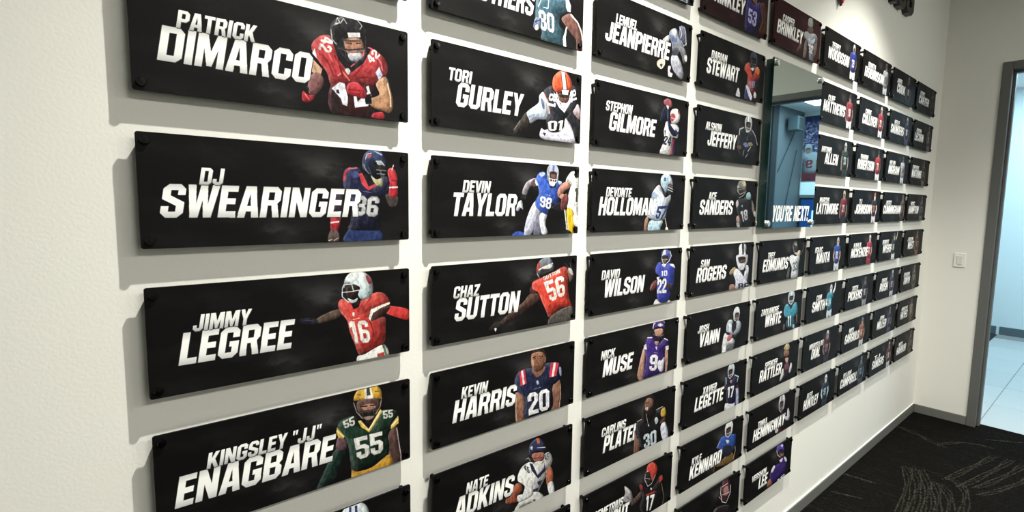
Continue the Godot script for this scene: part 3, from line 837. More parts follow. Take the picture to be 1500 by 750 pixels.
# what sets each printed panel apart
var panel_labels := {
	Vector2i(0, -2): "black panel on the left column whose bottom edge hangs over the red 42 panel",
	Vector2i(0, -1): "black panel with a player in red jersey 42 clutching a football",
	Vector2i(0, 0): "black panel with a navy jersey player raising one red-gloved finger",
	Vector2i(0, 1): "black panel with a player in white helmet and red jersey 16 spreading his arms",
	Vector2i(0, 2): "black panel with a player in yellow helmet and green jersey 55",
	Vector2i(0, 3): "black panel with a white helmet striped blue, below the green 55 panel",
	Vector2i(1, -2): "black panel with a player in teal green jersey 80 and bare forearm",
	Vector2i(1, -1): "black panel with a crouching player in orange helmet and white sleeves",
	Vector2i(1, 0): "black panel with a blue jersey 98 tackling a ball carrier in white and yellow",
	Vector2i(1, 1): "black panel with a player in red jersey 56 seen from behind",
	Vector2i(1, 2): "black panel with a bareheaded man in navy jersey 20 with red shoulder stripes",
	Vector2i(1, 3): "black panel with a player in white jersey and dark helmet with orange stripe",
	Vector2i(1, 4): "black panel directly below the white jersey and orange stripe panel",
	Vector2i(2, -3): "dark panel above the running grey player, only light trousers showing",
	Vector2i(2, -2): "black panel with a running player in grey and pale blue",
	Vector2i(2, -1): "black panel with a player in white catching a ball above his head",
	Vector2i(2, 0): "black panel with a player in star helmet and white jersey looking right",
	Vector2i(2, 1): "black panel with a player in royal blue jersey 22 holding a ball low",
	Vector2i(2, 2): "black panel with a player in purple jersey 9 holding up a white glove",
	Vector2i(2, 3): "black panel with a dreadlocked man in black jersey 30 and yellow sleeve",
	Vector2i(2, 4): "black panel with an orange-red helmet and black jersey 17",
	Vector2i(3, -3): "dark maroon panel with a player in purple jersey 53",
	Vector2i(3, -2): "black panel with a player in orange jersey and dark helmet",
	Vector2i(3, -1): "black panel with a player in black and silver, beside the mirror",
	Vector2i(3, 0): "black panel with a player in dark jersey 18 and pale teal sleeve",
	Vector2i(3, 1): "black panel with a white helmet split by a black stripe",
	Vector2i(3, 2): "black panel with a player in white clasping red-gloved hands",
	Vector2i(3, 3): "black panel with a player in navy jersey 17 and white trousers",
	Vector2i(3, 4): "black panel with a player in blue jersey, white helmet and gold trousers",
	Vector2i(3, 5): "black panel with a dark helmet and white face mask at the bottom of its column",
	Vector2i(4, -3): "dark maroon panel with a grey-white figure, above the mirror",
	Vector2i(4, 1): "black panel with a player in white jersey 33 lifting one arm, below the mirror",
	Vector2i(4, 2): "black panel with a player in aqua jersey 11 and silver helmet",
	Vector2i(4, 3): "black panel with a player in pale gold helmet showing white gloves",
	Vector2i(4, 4): "black panel with a silver helmet and a raised white-gloved hand",
	Vector2i(4, 5): "lowest black panel, with a player in purple jersey 16",
	Vector2i(5, -3): "top row panel with a player in bright blue jersey 29",
	Vector2i(6, -3): "top row panel with a pale grey player, second right of the maroon one",
	Vector2i(7, -3): "top row panel with a dark thin figure, second from the end wall",
	Vector2i(8, -3): "top row panel with dim print, next to the end wall",
	Vector2i(5, -2): "panel with a crimson and white player, right of the mirror's upper half",
	Vector2i(6, -2): "panel with a player in red jersey and white trousers",
	Vector2i(7, -2): "panel with a navy player and white number 8",
	Vector2i(8, -2): "panel with a lilac-grey figure, second row from the top at the end wall",
	Vector2i(5, -1): "panel with a dark green player and pale blue 20, right of the mirror",
	Vector2i(6, -1): "panel with a player in red jersey and dark helmet, third row",
	Vector2i(7, -1): "panel with a player in white jersey and dark green helmet",
	Vector2i(8, -1): "panel with an olive figure, third row at the end wall",
	Vector2i(5, 0): "panel with a player in tan helmet and wine red jersey 21",
	Vector2i(6, 0): "panel with a player in orange helmet and long white sleeves",
	Vector2i(7, 0): "panel with a brown figure and the longest name line",
	Vector2i(8, 0): "panel with a slate blue figure at the end wall, level with the mirror's foot",
	Vector2i(5, 1): "panel with a player in silver helmet and mid blue jersey",
	Vector2i(6, 1): "panel with a player in cream helmet and pinkish red jersey",
	Vector2i(7, 1): "panel with a dark player stretching one tan arm up",
	Vector2i(8, 1): "panel with a rust brown figure at the end wall",
	Vector2i(5, 2): "panel with a player in aqua jersey stretching a white sleeve",
	Vector2i(6, 2): "panel with a charcoal player, right of the aqua one with white sleeve",
	Vector2i(7, 2): "panel with a player in navy and pale helmet, third row from the bottom",
	Vector2i(8, 2): "panel with a grey-green figure at the end wall",
	Vector2i(5, 3): "panel with a player in white helmet and maroon jersey",
	Vector2i(6, 3): "panel with a player in burnt orange jersey",
	Vector2i(7, 3): "panel with a violet-grey player, second row from the bottom",
	Vector2i(8, 3): "panel with a beige figure and red-brown helmet at the end wall",
	Vector2i(5, 4): "bottom row panel with a white helmet and pale blue sleeves",
	Vector2i(6, 4): "bottom row panel with a steel blue figure",
	Vector2i(7, 4): "bottom row panel with a brown-red and white player",
	Vector2i(8, 4): "bottom row panel with dim brown print at the end wall",
}

func smoke_background(w: int, h: int) -> Image:
	# the print's own backdrop: near black with faint grey wisps
	var a := FastNoiseLite.new()
	a.seed = 21
	a.frequency = 0.012
	a.fractal_octaves = 4
	a.domain_warp_enabled = true
	a.domain_warp_amplitude = 40.0
	var img := Image.create(256, 100, false, Image.FORMAT_RGB8)
	for y in 100:
		for x in 256:
			var n := a.get_noise_2d(x * 1.0, y * 2.2)
			var w1 := exp(-pow((x - 165.0) / 34.0, 2) - pow((y - 26.0 - (x - 165.0) * 0.25) / 13.0, 2))
			var w2 := exp(-pow((x - 108.0) / 26.0, 2) - pow((y - 86.0 - (x - 108.0) * 0.5) / 12.0, 2))
			var g := 0.052 + 0.05 * maxf(0.0, n + 0.15) + (0.10 * w1 + 0.115 * w2) * clampf(0.55 + n * 1.6, 0.1, 1.3)
			img.set_pixel(x, y, Color(g, g * 0.98, g * 0.985))
	img.resize(w, h, Image.INTERPOLATE_CUBIC)
	return img

func cloth_grain(w: int, h: int) -> Image:
	# photo grain and folds of the printed players: dark and pale flecks with their own alpha
	var a := FastNoiseLite.new()
	a.seed = 5
	a.frequency = 0.05
	a.fractal_octaves = 4
	a.fractal_type = FastNoiseLite.FRACTAL_FBM
	a.domain_warp_enabled = true
	a.domain_warp_amplitude = 18.0
	var b := FastNoiseLite.new()
	b.seed = 12
	b.frequency = 0.022
	b.fractal_type = FastNoiseLite.FRACTAL_RIDGED
	b.fractal_octaves = 3
	b.domain_warp_enabled = true
	b.domain_warp_amplitude = 22.0
	var img := Image.create(512, 200, false, Image.FORMAT_RGBA8)
	for y in 200:
		for x in 512:
			var n := a.get_noise_2d(x * 1.5, y * 1.0)
			var f := b.get_noise_2d(x * 1.2, y * 0.7)
			if f > 0.62:
				img.set_pixel(x, y, Color(0, 0, 0, clampf((f - 0.62) * 1.3, 0, 0.38)))
				continue
			img.set_pixel(x, y, Color(0, 0, 0, clampf(-n * 0.5, 0, 0.17)) if n < 0 else Color(1, 1, 1, clampf(n * 0.2, 0, 0.07)))
	img.resize(w, h, Image.INTERPOLATE_BILINEAR)
	return img

func paint_panel(key: Vector2i, w: int, h: int, bg: Image, grain: Image) -> Image:
	var k := w / 256.87
	var img := Image.create(w, h, false, Image.FORMAT_RGBA8)
	var base: Image = bg.duplicate()
	base.convert(Image.FORMAT_RGBA8)
	img.blit_rect(base, Rect2i(0, 0, w, h), Vector2i.ZERO)
	if key.y == -3 and (key.x == 3 or key.x == 4):          # two panels are printed on maroon
		var wash := Image.create(w, h, false, Image.FORMAT_RGBA8)
		wash.fill(Color(0.24, 0.07, 0.09, 0.62 if key.x == 4 else 0.4))
		img.blend_rect(wash, Rect2i(0, 0, w, h), Vector2i.ZERO)
	var layer := Image.create(w, h, false, Image.FORMAT_RGBA8)
	if art.has(key):
		draw_ops(layer, art[key], k)
	elif far_art.has(key):
		draw_ops(layer, far_figure(far_art[key]), k)
	layer.blend_rect_mask(grain, layer.duplicate(), Rect2i(0, 0, w, h), Vector2i.ZERO)
	layer.resize(w * 5 / 8, h * 5 / 8, Image.INTERPOLATE_BILINEAR)
	layer.resize(w, h, Image.INTERPOLATE_BILINEAR)
	var behind := key == Vector2i(2, 3)
	if not behind:
		img.blend_rect(layer, Rect2i(0, 0, w, h), Vector2i.ZERO)
	if names.has(key):
		var n: Array = names[key]
		var dv: float = n[6]
		var hi := Color(0.965, 0.965, 0.955)
		var last_stops := [Color(0.80, 0.80, 0.80), hi, hi, Color(0.92, 0.92, 0.92), Color(0.74, 0.74, 0.74)]
		var first_stops := [Color(0.95, 0.95, 0.94), Color(0.9, 0.9, 0.9), Color(0.66, 0.66, 0.66)]
		for d in [Vector2(-0.45, 0), Vector2(0.45, 0), Vector2(0, 0.5), Vector2(0, -0.4), Vector2(0.4, 0.5)]:
			letter_line(img, n[3], n[4], n[5], 43.6 + dv, 29.6, 5.0, k, [Color(0.2, 0.2, 0.2), Color(0.2, 0.2, 0.2)], d * k)
		letter_line(img, n[3], n[4], n[5], 43.6 + dv, 29.6, 5.0, k, last_stops)
		letter_line(img, n[0], n[1], n[2], 28.0 + dv, 15.4, 2.6, k, [Color(0.28, 0.28, 0.28), Color(0.28, 0.28, 0.28)], Vector2(1.2, 2.6) * k * 0.25)
		letter_line(img, n[0], n[1], n[2], 28.0 + dv, 15.4, 2.6, k, first_stops)
	if behind:
		img.blend_rect(layer, Rect2i(0, 0, w, h), Vector2i.ZERO)
	return img

func board_mesh(uv: Rect2) -> ArrayMesh:
	# thin plate with rounded corners; the front carries the print, the edges sample its black rim
	var ring := PackedVector2Array()
	var r := 0.0035
	for q in 4:
		var cx := PW - r if (q == 0 or q == 3) else r
		var cy := PH - r if q < 2 else r
		for i in 4:
			var t := PI / 2 * q + PI / 2 * i / 3.0
			ring.append(Vector2(cx + cos(t) * r, cy + sin(t) * r))
	var st := SurfaceTool.new()
	st.begin(Mesh.PRIMITIVE_TRIANGLES)
	var n := ring.size()
	var edge_uv := uv.position + uv.size * Vector2(0.02, 0.5)
	var to_uv := func(p: Vector2) -> Vector2:
		return uv.position + uv.size * Vector2(clampf(p.x / PW, 0.003, 0.997), clampf(1.0 - p.y / PH, 0.006, 0.994))
	var mid := Vector2(PW, PH) * 0.5
	for i in n:
		var a := ring[i]
		var b := ring[(i + 1) % n]
		for v in [[mid, TH], [b, TH], [a, TH]]:
			st.set_normal(Vector3(0, 0, 1))
			st.set_uv(to_uv.call(v[0]))
			st.add_vertex(Vector3(v[0].x, v[0].y, v[1]))
		for v in [[mid, 0.0], [a, 0.0], [b, 0.0]]:
			st.set_normal(Vector3(0, 0, -1))
			st.set_uv(edge_uv)
			st.add_vertex(Vector3(v[0].x, v[0].y, v[1]))
		quad(st, Vector3(a.x, a.y, 0), Vector3(b.x, b.y, 0), Vector3(b.x, b.y, TH), Vector3(a.x, a.y, TH), edge_uv, edge_uv, edge_uv, edge_uv)
	return st.commit()

func build_panels() -> void:
	var near_keys := []
	var far_keys := []
	for key in panel_labels:
		(near_keys if key.x < 5 else far_keys).append(key)
	var bg := smoke_background(1024, 400)
	var grain := cloth_grain(1024, 400)
	var bg_s := smoke_background(512, 200)
	var grain_s := cloth_grain(512, 200)
	var cap := lathe([Vector2(0.0055, 0.0), Vector2(0.0055, GAP), Vector2(0.0055, GAP + TH), Vector2(0.0066, GAP + TH), Vector2(0.0066, GAP + TH + 0.004), Vector2(0.0058, GAP + TH + 0.0055), Vector2(0.0001, GAP + TH + 0.0058)], 20)
	var black := mat(Color(0.010, 0.010, 0.011), 0.22)
	black.metallic_specular = 0.3
	var sets := [[near_keys, 1024, 400, 2, 5, bg, grain], [far_keys, 512, 200, 4, 10, bg_s, grain_s]]
	for s in sets:
		var keys: Array = s[0]
		var w: int = s[1]
		var h: int = s[2]
		var per: int = s[3] * s[4]
		var sheet: Image
		var m: StandardMaterial3D
		for i in keys.size():
			var slot := i % per
			if slot == 0:
				sheet = Image.create(2048, 2048, false, Image.FORMAT_RGBA8)
				m = mat(Color.WHITE, 0.52)
				m.metallic_specular = 0.2
				for j in range(i, mini(i + per, keys.size())):
					var sl := j - i
					sheet.blit_rect(paint_panel(keys[j], w, h, s[5], s[6]), Rect2i(0, 0, w, h), Vector2i((sl % s[3]) * w, (sl / s[3]) * h))
				sheet.convert(Image.FORMAT_RGB8)
				m.albedo_texture = ImageTexture.create_from_image(sheet)
			var key: Vector2i = keys[i]
			var t := thing("name_panel", panel_labels[key], "panel", Vector3(key.x * CX, TOP - key.y * RY - PH, 0), "printed player panels on the wall")
			var uv := Rect2(Vector2((slot % s[3]) * w, (slot / s[3]) * h) / 2048.0, Vector2(w, h) / 2048.0)
			obj("board", board_mesh(uv), m, t, Vector3(0, 0, GAP))
			for c in [Vector2(0.012, 0.0125), Vector2(PW - 0.012, 0.0125), Vector2(0.012, PH - 0.0125), Vector2(PW - 0.012, PH - 0.0125)]:
				obj("standoff", cap, black, t, Vector3(c.x, c.y, 0))

# ---------------------------------------------------------------- mirror, lettering, switch
func build_mirror() -> void:
	var lo := Vector3(2.03, 1.475, 0.035)
	var hi := Vector3(2.507, 2.140, 0.043)
	var t := thing("mirror_panel", "tall acrylic mirror on chrome standoffs, lettered in white at its foot", "mirror", Vector3(lo.x, lo.y, 0))
	var W := 717
	var H := 1000
	var col := Image.create(W, H, false, Image.FORMAT_RGB8)
	col.fill(Color(0.86, 0.915, 0.905))
	var met := Image.create(W, H, false, Image.FORMAT_RGB8)
	met.fill(Color(1, 1, 1))
	var rou := Image.create(W, H, false, Image.FORMAT_RGB8)
	rou.fill(Color(0.02, 0.02, 0.02))
	var k := W / 0.477
	var white := [Color(0.93, 0.94, 0.93), Color(0.93, 0.94, 0.93)]
	letter_line(col, "YOU'RE NEXT!", 0.058, 0.420, 0.572, 0.066, 0.012, k, white)
	letter_line(met, "YOU'RE NEXT!", 0.058, 0.420, 0.572, 0.066, 0.012, k, [Color.BLACK, Color.BLACK])
	letter_line(rou, "YOU'RE NEXT!", 0.058, 0.420, 0.572, 0.066, 0.012, k, [Color(0.5, 0.5, 0.5), Color(0.5, 0.5, 0.5)])
	var m := mat(Color.WHITE, 1.0, 1.0)
	m.albedo_texture = ImageTexture.create_from_image(col)
	m.metallic_texture = ImageTexture.create_from_image(met)
	m.roughness_texture = ImageTexture.create_from_image(rou)
	var w := hi.x - lo.x
	var h := hi.y - lo.y
	var st := SurfaceTool.new()
	st.begin(Mesh.PRIMITIVE_TRIANGLES)
	quad(st, Vector3(0, 0, hi.z), Vector3(w, 0, hi.z), Vector3(w, h, hi.z), Vector3(0, h, hi.z), Vector2(0, 1), Vector2(1, 1), Vector2(1, 0), Vector2(0, 0))
	obj("mirror_face", st.commit(), m, t)
	obj("backing_sheet", box_mesh([[Vector3(0, 0, lo.z), Vector3(w, h, hi.z - 0.0002)]], 0.0005), mat(Color(0.10, 0.19, 0.18), 0.12), t)
	obj("backing_block", box_mesh([[Vector3(0.004, 0.004, 0.010), Vector3(w - 0.004, h - 0.004, lo.z)]], 0.001), mat(Color(0.10, 0.19, 0.175), 0.25), t)
	var chrome := mat(Color(0.90, 0.90, 0.89), 0.38, 1.0)
	var so := lathe([Vector2(0.010, 0.0), Vector2(0.010, lo.z), Vector2(0.010, hi.z), Vector2(0.0125, hi.z), Vector2(0.0125, hi.z + 0.006), Vector2(0.011, hi.z + 0.009), Vector2(0.0001, hi.z + 0.0095)], 24)
	for c in [Vector2(0.02, 0.02), Vector2(w - 0.02, 0.02), Vector2(0.02, h - 0.02), Vector2(w - 0.02, h - 0.02)]:
		obj("standoff", so, chrome, t, Vector3(c.x, c.y, 0)).set_meta("label", "chrome standoff")

func build_wall_lettering() -> void:
	# end of the raised title: only the feet of its last letters reach into the picture
	var dark := mat(Color(0.045, 0.04, 0.042), 0.4)
	var cap := 0.20
	var x := 3.20
	var said := {"P": "black raised block letter with a single foot, first of the short title word", "R": "black raised block letter standing on two legs in the title", "O": "black raised round block letter before the last in the title", "S": "last black raised block letter of the title, nearest the end wall"}
	for ch in "PROS":
		var g: Array = glyphs[ch]
		var root := CSGCombiner3D.new()
		root.name = numbered("title_letter")
		add_child(root)
		root.position = Vector3(x, TOP + 1.045 - 0.0, 0.012)
		root.set_meta("label", said[ch])
		root.set_meta("category", "letter")
		root.set_meta("group", "raised title letters above the panels")
		for i in range(1, g.size()):
			var p := CSGPolygon3D.new()
			p.name = "letter_body" if i == 1 else "letter_hole"
			var pts := PackedVector2Array()
			for j in range(0, g[i].size(), 2):
				pts.append(Vector2(g[i][j] * 0.026, (10.0 - g[i][j + 1]) / 10.0 * cap))
			p.polygon = pts
			p.depth = 0.03 if i == 1 else 0.05
			p.operation = CSGShape3D.OPERATION_UNION if i == 1 else CSGShape3D.OPERATION_SUBTRACTION
			p.material = dark
			root.add_child(p)
			p.position = Vector3(0, 0, 0.018 if i == 1 else 0.03)
		x += g[0] * 0.026 + 0.012
	var em := thing("wall_emblem", "red pointed emblem cut-out with dark rim above the panels", "emblem", Vector3(2.74, TOP + 0.846, 0.008))
	for part in [["rim", 0.0, Color(0.25, 0.07, 0.09), 0.010], ["red_field", 0.006, Color(0.78, 0.22, 0.20), 0.016]]:
		var p := CSGPolygon3D.new()
		p.name = part[0]
		var i: float = part[1]
		p.polygon = PackedVector2Array([Vector2(0, i * 1.8), Vector2(0.07 - i * 0.6, 0.10), Vector2(0.13 - i, 0.12), Vector2(0.10 - i, 0.20), Vector2(0.16 - i, 0.26), Vector2(0.08, 0.34 - i), Vector2(-0.04, 0.36 - i), Vector2(-0.12 + i, 0.28), Vector2(-0.07 + i, 0.20), Vector2(-0.10 + i, 0.12), Vector2(-0.04 + i * 0.5, 0.08)])
		p.depth = part[3]
		p.material = mat(part[2], 0.4)
		em.add_child(p)
		p.position = Vector3(0, 0, part[3])

func build_switch() -> void:
	var t := thing("light_switch", "white wall light switch between the panels and the doorway", "light switch", Vector3(END_X, 1.199, 0.193))
	var wm := mat(Color(0.90, 0.90, 0.87), 0.35)
	obj("cover_plate", box_mesh([[Vector3(-0.007, -0.052, -0.034), Vector3(0, 0.052, 0.034)]], 0.003), wm, t)
	obj("rocker", box_mesh([[Vector3(-0.0105, -0.031, -0.016), Vector3(-0.006, 0.031, 0.016)]], 0.002), mat(Color(0.84, 0.85, 0.82), 0.3), t)
	for y in [-0.042, 0.042]:
		obj("screw", box_mesh([[Vector3(-0.0078, y - 0.002, -0.002), Vector3(-0.0069, y + 0.002, 0.002)]], 0.0004), mat(Color(0.7, 0.7, 0.68), 0.3, 0.6), t)

# printed figures, in panel units (width 257, height 100): fills, gradients, strokes, numerals, helmets
var art := {
	Vector2i(0, -1): [
		["p","c79a7c",[150.4,48.7,159.3,56.8,157.5,63.6,148.5,61.8]],
		["g","9a6a66","6a3a3c",[149.8,62.4,156.7,61.3,160.8,66.3,159.8,73,154.6,81.1,147.9,85.3,144,78.6,145.9,68.7]],
		["s","171416",[140,75.6,145.2,77.1,144.4,82.5,138.6,81.3]],
		["g","d8303a","a51a26",[139.9,81.1,144.7,84.1,150.9,84,149.5,88.3,143.7,92,138.9,90.5,138.2,85.8]],
		["w","f0b0b0",0.7,[141.4,83.7,145.4,88.8]],
		["g","4a1a1c","2a0d0f",[167.4,71.8,185.9,62.3,213.5,63.1,214.2,78.6,213,98,169.4,99.4]],
		["g","cf4044","a82a30",[148.7,38.6,151.7,30.1,160.9,23.1,171,23.4,179.4,35.2,188.8,48.4,206.5,26.6,217.7,27.5,228.2,34.2,231.5,45.3,227,56.6,219.2,61.3,211.5,65.1,202.2,64.8,185.8,67.3,169.9,73.4,163.4,59.3,155.3,49.4]],
		["w","8a2026",2.2,[172.3,41.4,180.8,53.1,185.9,62.3]],
		["w","8a2026",2,[202.5,46,193.2,57.7,185.9,64]],
		["w","e06a66",1.5,[175.4,60.6,180.7,56.4,187.7,63.7]],
		["w","9c262c",2.5,[206,55.6,211.8,49.5,225.1,50.8]],
		["w","7c1c22",1.6,[160.4,43.6,166.2,50.7,170.2,61.5]],
		["w","e2686a",1.4,[158.3,28.8,163.9,36.5,169.6,46.8]],
		["w","dd5c5e",1.6,[217.7,33,223.3,38.9,225.2,47.3]],
		["w","6c161c",1.8,[177.3,50.4,180.6,61.5,178.7,67.6]],
		["w","701a20",1.6,[194.9,60.8,207.9,57.1,217.3,59]],
		["p","24181a",[168.5,74.9,173.7,77.5,180.1,90,178.2,97,168.7,98.1]],
		["p","24181a",[211.5,68.6,214.4,78.6,213,92.8,208.3,93.3]],
		["p","16151a",[169.6,24,174.7,24.6,181,39.8,189.7,49.9,206.4,33.4,206.5,25.7,212.1,27.5,203.5,43.3,187.8,56.9,175.7,44.1]],
		["s","d8d8de",[183.1,53.6,186.1,51.4,188.7,54.3,186.3,58]],
		["p","d9dbe6",[168.6,74.4,177,67,182.3,67.9,185.9,80.8,185,90.2,180.1,89.3,178.4,83.5]],
		["p","1d1c22",[173.7,75,176,74.7,177.1,78.7,173.6,78.3]],
		["p","dfe1ea",[191.9,78.3,195.5,78.6,196.4,84.5,207.7,72.6,205.9,67.7,208.7,65.9,211.8,76.4,208.4,87.2,193.5,90.7]],
		["n","f3efea","42",[172,24.3,168.3,39.7,155.6,38.4,160,24.4]],
		["n","f3efea","42",[205.8,36.9,215.9,25.6,222.9,31.2,212.8,42.8]],
		["p","efe9ee",[149.2,43,152.3,37.5,154,47.7]],
		["p","c2c6e6",[217,50.7,221.4,43.6,225.3,52.5,220.8,58]],
		["g","d4a078","a87450",[217.3,62.5,229,53.3,234.8,66.9,238,80.8,234.9,91,228.6,91.2,213.1,87.5,209.8,80.1,221,73.3]],
		["w","eac5a0",1.4,[230.9,60.4,234.7,75.8,234.6,84.8]],
		["p","121013",[204.2,76.5,211,74.2,212.6,84.4,205.6,85.3]],
		["g","d63640","9c1d28",[184.3,70.9,189.4,65.1,197.6,65.2,206.2,72.8,204.2,80,195.5,79.1,187.4,78.1]],
		["w","7a1018",1,[186.6,73.1,198.4,72.6]],
		["w","7a1018",1,[188.3,76.2,198.3,76.5]],
		["g","c8303a","8c1c26",[214.6,94,225.6,91.6,226.9,98.6,213,99.1]],
		["g","2a292d","141316",[168,21.9,168.9,11.2,175.7,2.9,186.2,-2.5,197.4,-1.4,205,4.6,207.1,13.7,186.7,17.5,179.6,21.9,174.6,31.2,170.9,27]],
		["w","d8d8dc",1.2,[173.3,10.6,176.2,3.4,178.5,7.1,175,9.5]],
		["w","c0c0c4",0.9,[179,8.2,182.6,2.5,186,6.6]],
		["w","b0b0b8",1,[197.7,0.7,202.8,5.4,200.3,9.3]],
		["w","6a6a70",1.2,[171.2,12.3,175.1,5.8,181.8,1.2]],
		["g","c58d70","8a5846",[182.7,23.8,189.3,20.8,201.1,19.2,204.2,27.9,199.9,36.3,189,39.2,183.8,32.7]],
		["w","3a2a24",1.2,[184.8,26.2,190.5,25.7]],
		["w","3a2a24",1.2,[195.9,24.3,200.7,23]],
		["w","9a5f4a",1.2,[193.4,25,194,31]],
		["s","5c3c30",[183.1,22.2,192,21.9,201.4,19.1,201,21.6,192,23.9,183.8,25.1]],
		["g","e6e4ea","a5a4b4",[186.4,37.1,193.9,33.2,201.2,33.5,201.7,38.5,194.9,43.1,188.4,42.6]],
		["w","8c3c34",1,[190,35.1,198.1,32.9]],
		["p","d0cdcf",[186.4,15.6,200.3,12.7,200.7,17.6,187.6,20.6]],
		["w","2b2a2e",1.6,[173.5,24,176.8,34,186.2,43.8,195.2,44.7,204.8,37.1,206.7,15.5]],
		["w","3a393e",1.3,[181.4,21.9,184.2,39.2]],
		["w","2b2a2e",1.4,[175.1,30.2,186.4,33,204.6,27.8]],
		["w","77777c",0.6,[176.8,32.4,187.3,35.3,204.2,30.1]],
		["w","c9c9cd",0.8,[169.1,16,170.1,25.5,174.6,29.5]],
	],
	Vector2i(0, 0): [
		["g","c8323c","a3222c",[165.5,71.1,175.7,70.6,175.3,78.1,171.9,88.6,164.7,87.2]],
		["w","f0d8d8",1.6,[165,79.2,173.2,78.1]],
		["s","5a4640",[164.7,86.9,172.2,88.2,173.1,98.3,162.6,98.7,161.4,94.1]],
		["w","e0e0e0",0.9,[162.3,97.9,165.7,96.8]],
		["w","c8c8c8",0.9,[168.1,97.8,172.1,95.5]],
		["g","3f3a44","232028",[170.6,50.3,178.5,48.6,176.5,71.1,168.6,71.9]],
		["g","2b3a72","1e2b58",[180,100.1,184.3,86.1,190,84.6,213.7,85,220.4,86.8,223.2,100]],
		["g","262a52","14162c",[178.4,33.2,181.4,23.1,188.7,20.4,197.7,21.5,205.8,41.6,216.1,36.5,224.9,28.1,232,31.1,233.3,40.8,228.2,50.8,221.1,52.5,220.4,85.1,211.9,88.2,184.3,86.4,186.1,78.2,187.6,56.2,179.5,42.4]],
		["s","38477e",[187.8,26.7,194.4,24,196.7,29.4,189.3,31.5]],
		["w","c83c4c",2.4,[179.9,33.9,181.7,25.4,186.6,21.3]],
		["w","e06a78",1,[185.4,22.1,194.4,20.9]],
		["p","c93a44",[196,26.6,200.1,25.3,207.5,40,217,35.7,217.8,38.4,206.6,44.5,199.1,37.1]],
		["p","18161c",[200.1,26.1,211.1,27.9,215.2,36.6,207.5,39.7]],
		["w","6a6a78",0.7,[199.8,45,209.9,46.6]],
		["n","9c9ca0","36",[191.5,49.6,220.8,51.2,217,74,189.4,71.9]],
		["n","c9c9c6","36",[192.6,50.8,219.4,52.6,216,72.7,190.3,70.7]],
		["s","3e3330",[226.8,50,231.8,47.4,241.8,49.7,241.7,58.8,236.2,62.5,230.8,60.6]],
		["g","d8343e","b02430",[232.1,26.2,234.8,22,240.2,23.3,241.9,34,241.8,49.7,231.8,49.9,232.3,37.6]],
		["w","f2dede",1.8,[232.3,40.5,241.9,39.7]],
		["g","e04a50","c02832",[230,22.2,233.9,18,239.3,20.9,242.5,31.5,237.4,33.3,232,31.1]],
		["w","f4d0c8",1.4,[235.4,20.3,237.2,15.3]],
		["g","3c4c78","0c0e18",[200.7,19.8,201.6,8.7,206.3,2.5,214,-0.3,222.6,1.3,228.3,8.6,228.6,18.2,223.3,15.3,216.4,14.9,216.2,30.1,207.7,26.5]],
		["s","a8485a",[205.4,6.9,208,4.4,211.7,6.5,207.9,9.6]],
		["w","c7ccd8",0.8,[204.5,10.9,206.3,5.3,211.4,4.1]],
		["w","9fb4d8",1.6,[215.7,1.8,223.5,4.9]],
		["s","0b0b10",[216.4,14.9,227.7,18.3,224.9,28.1,217.1,26.9]],
		["w","c8c8c8",1.2,[216.8,12.5,222,11.9,226,16]],
		["s","a8b0bc",[217.8,12.8,223.4,11.8,225.1,15.2,219,15.9]],
		["w","3c3e46",1.5,[207,17.8,211.1,28.7,217.9,34.9,225.8,26.5]],
		["w","7a7c82",1.1,[216.7,21.3,228.2,21.8]],
		["w","7a7c82",1,[217.1,25.6,226.7,25.8]],
		["w","6a6c72",0.9,[221.6,18.6,222.3,31.5]],
		["w","8c94a4",0.9,[202.4,16.5,204.4,21.9,208,26]],
		["s","2a2224",[217.2,16.9,225.9,17.6,225,20.9,218.1,20.4]],
		["g","c8c49a","9a966e",[210.2,28,216.2,31.7,223.2,30.6,223.9,37.9,219.5,39.9,213.5,35]],
	],
	Vector2i(0, 1): [
		["g","6b5446","463830",[147.5,46.3,160.3,40.8,171.4,39,174.6,44.2,168,49,148.4,51.9]],
		["s","191a26",[130.7,44,138.8,44,147.5,46.7,148.4,51.9,138.6,51.3,130.6,47.9]],
		["w","3c4058",0.7,[132.8,45.9,144.7,48.2]],
		["g","e23c38","c02a2a",[227.8,42.4,238.9,43.7,255.9,50.1,255.8,62.4,238.8,56.7,225.9,49.9]],
		["g","4a2a24","2a1816",[213.5,45.8,227.8,42.4,232.4,42.1,227.8,49.2,210.6,63.9,206.2,61.6]],
		["g","e8483f","b8302c",[170.7,34.1,174.9,28.2,186.3,32.7,198.1,31.5,210.2,25.4,220.8,25.2,228,30.5,231.5,39.4,220.6,44.1,211.7,45.6,208,56.8,224.1,53.9,225.8,66.1,222.8,85.3,198.8,93.1,192.8,92.1,188.8,80.6,183.2,66.5,180.1,53,173,42.4]],
		["p","f4efe8",[205,53.1,208.2,43.5,220.7,39.9,230.6,37.6,231.2,40.2,218.8,43.9,210.8,48,207.2,56.7]],
		["w","7a1c1c",1.3,[206.3,56.6,210.5,68.9,209.3,90.8]],
		["w","a02824",1.2,[197.9,43.9,208.4,28.5]],
		["w","a8231f",1.2,[192,87.8,213,77.8]],
		["w","f0d0c0",0.7,[185.1,52.9,194.3,51.7]],
		["s","f0e4dc",[186.4,44.9,188.6,44.4,188.5,48.4,186.8,48.7]],
		["n","f6f3ee","16",[181.3,54,203.7,55.4,207.3,81.1,187.1,79.5]],
		["p","1d1210",[184.6,33.3,196.3,32.5,193.7,39.2,187.8,41]],
		["g","f2f2ee","d8d8d4",[191.9,94.4,200.5,93.4,223.7,86.4,230,101.3,212.7,102.4,192.7,102.1]],
		["p","b83a34",[215.5,96.1,223.6,95,225,102.1,215.9,101.8]],
		["p","5a6a50",[221.9,86.9,224.1,86.4,228.7,101,225.7,101.4]],
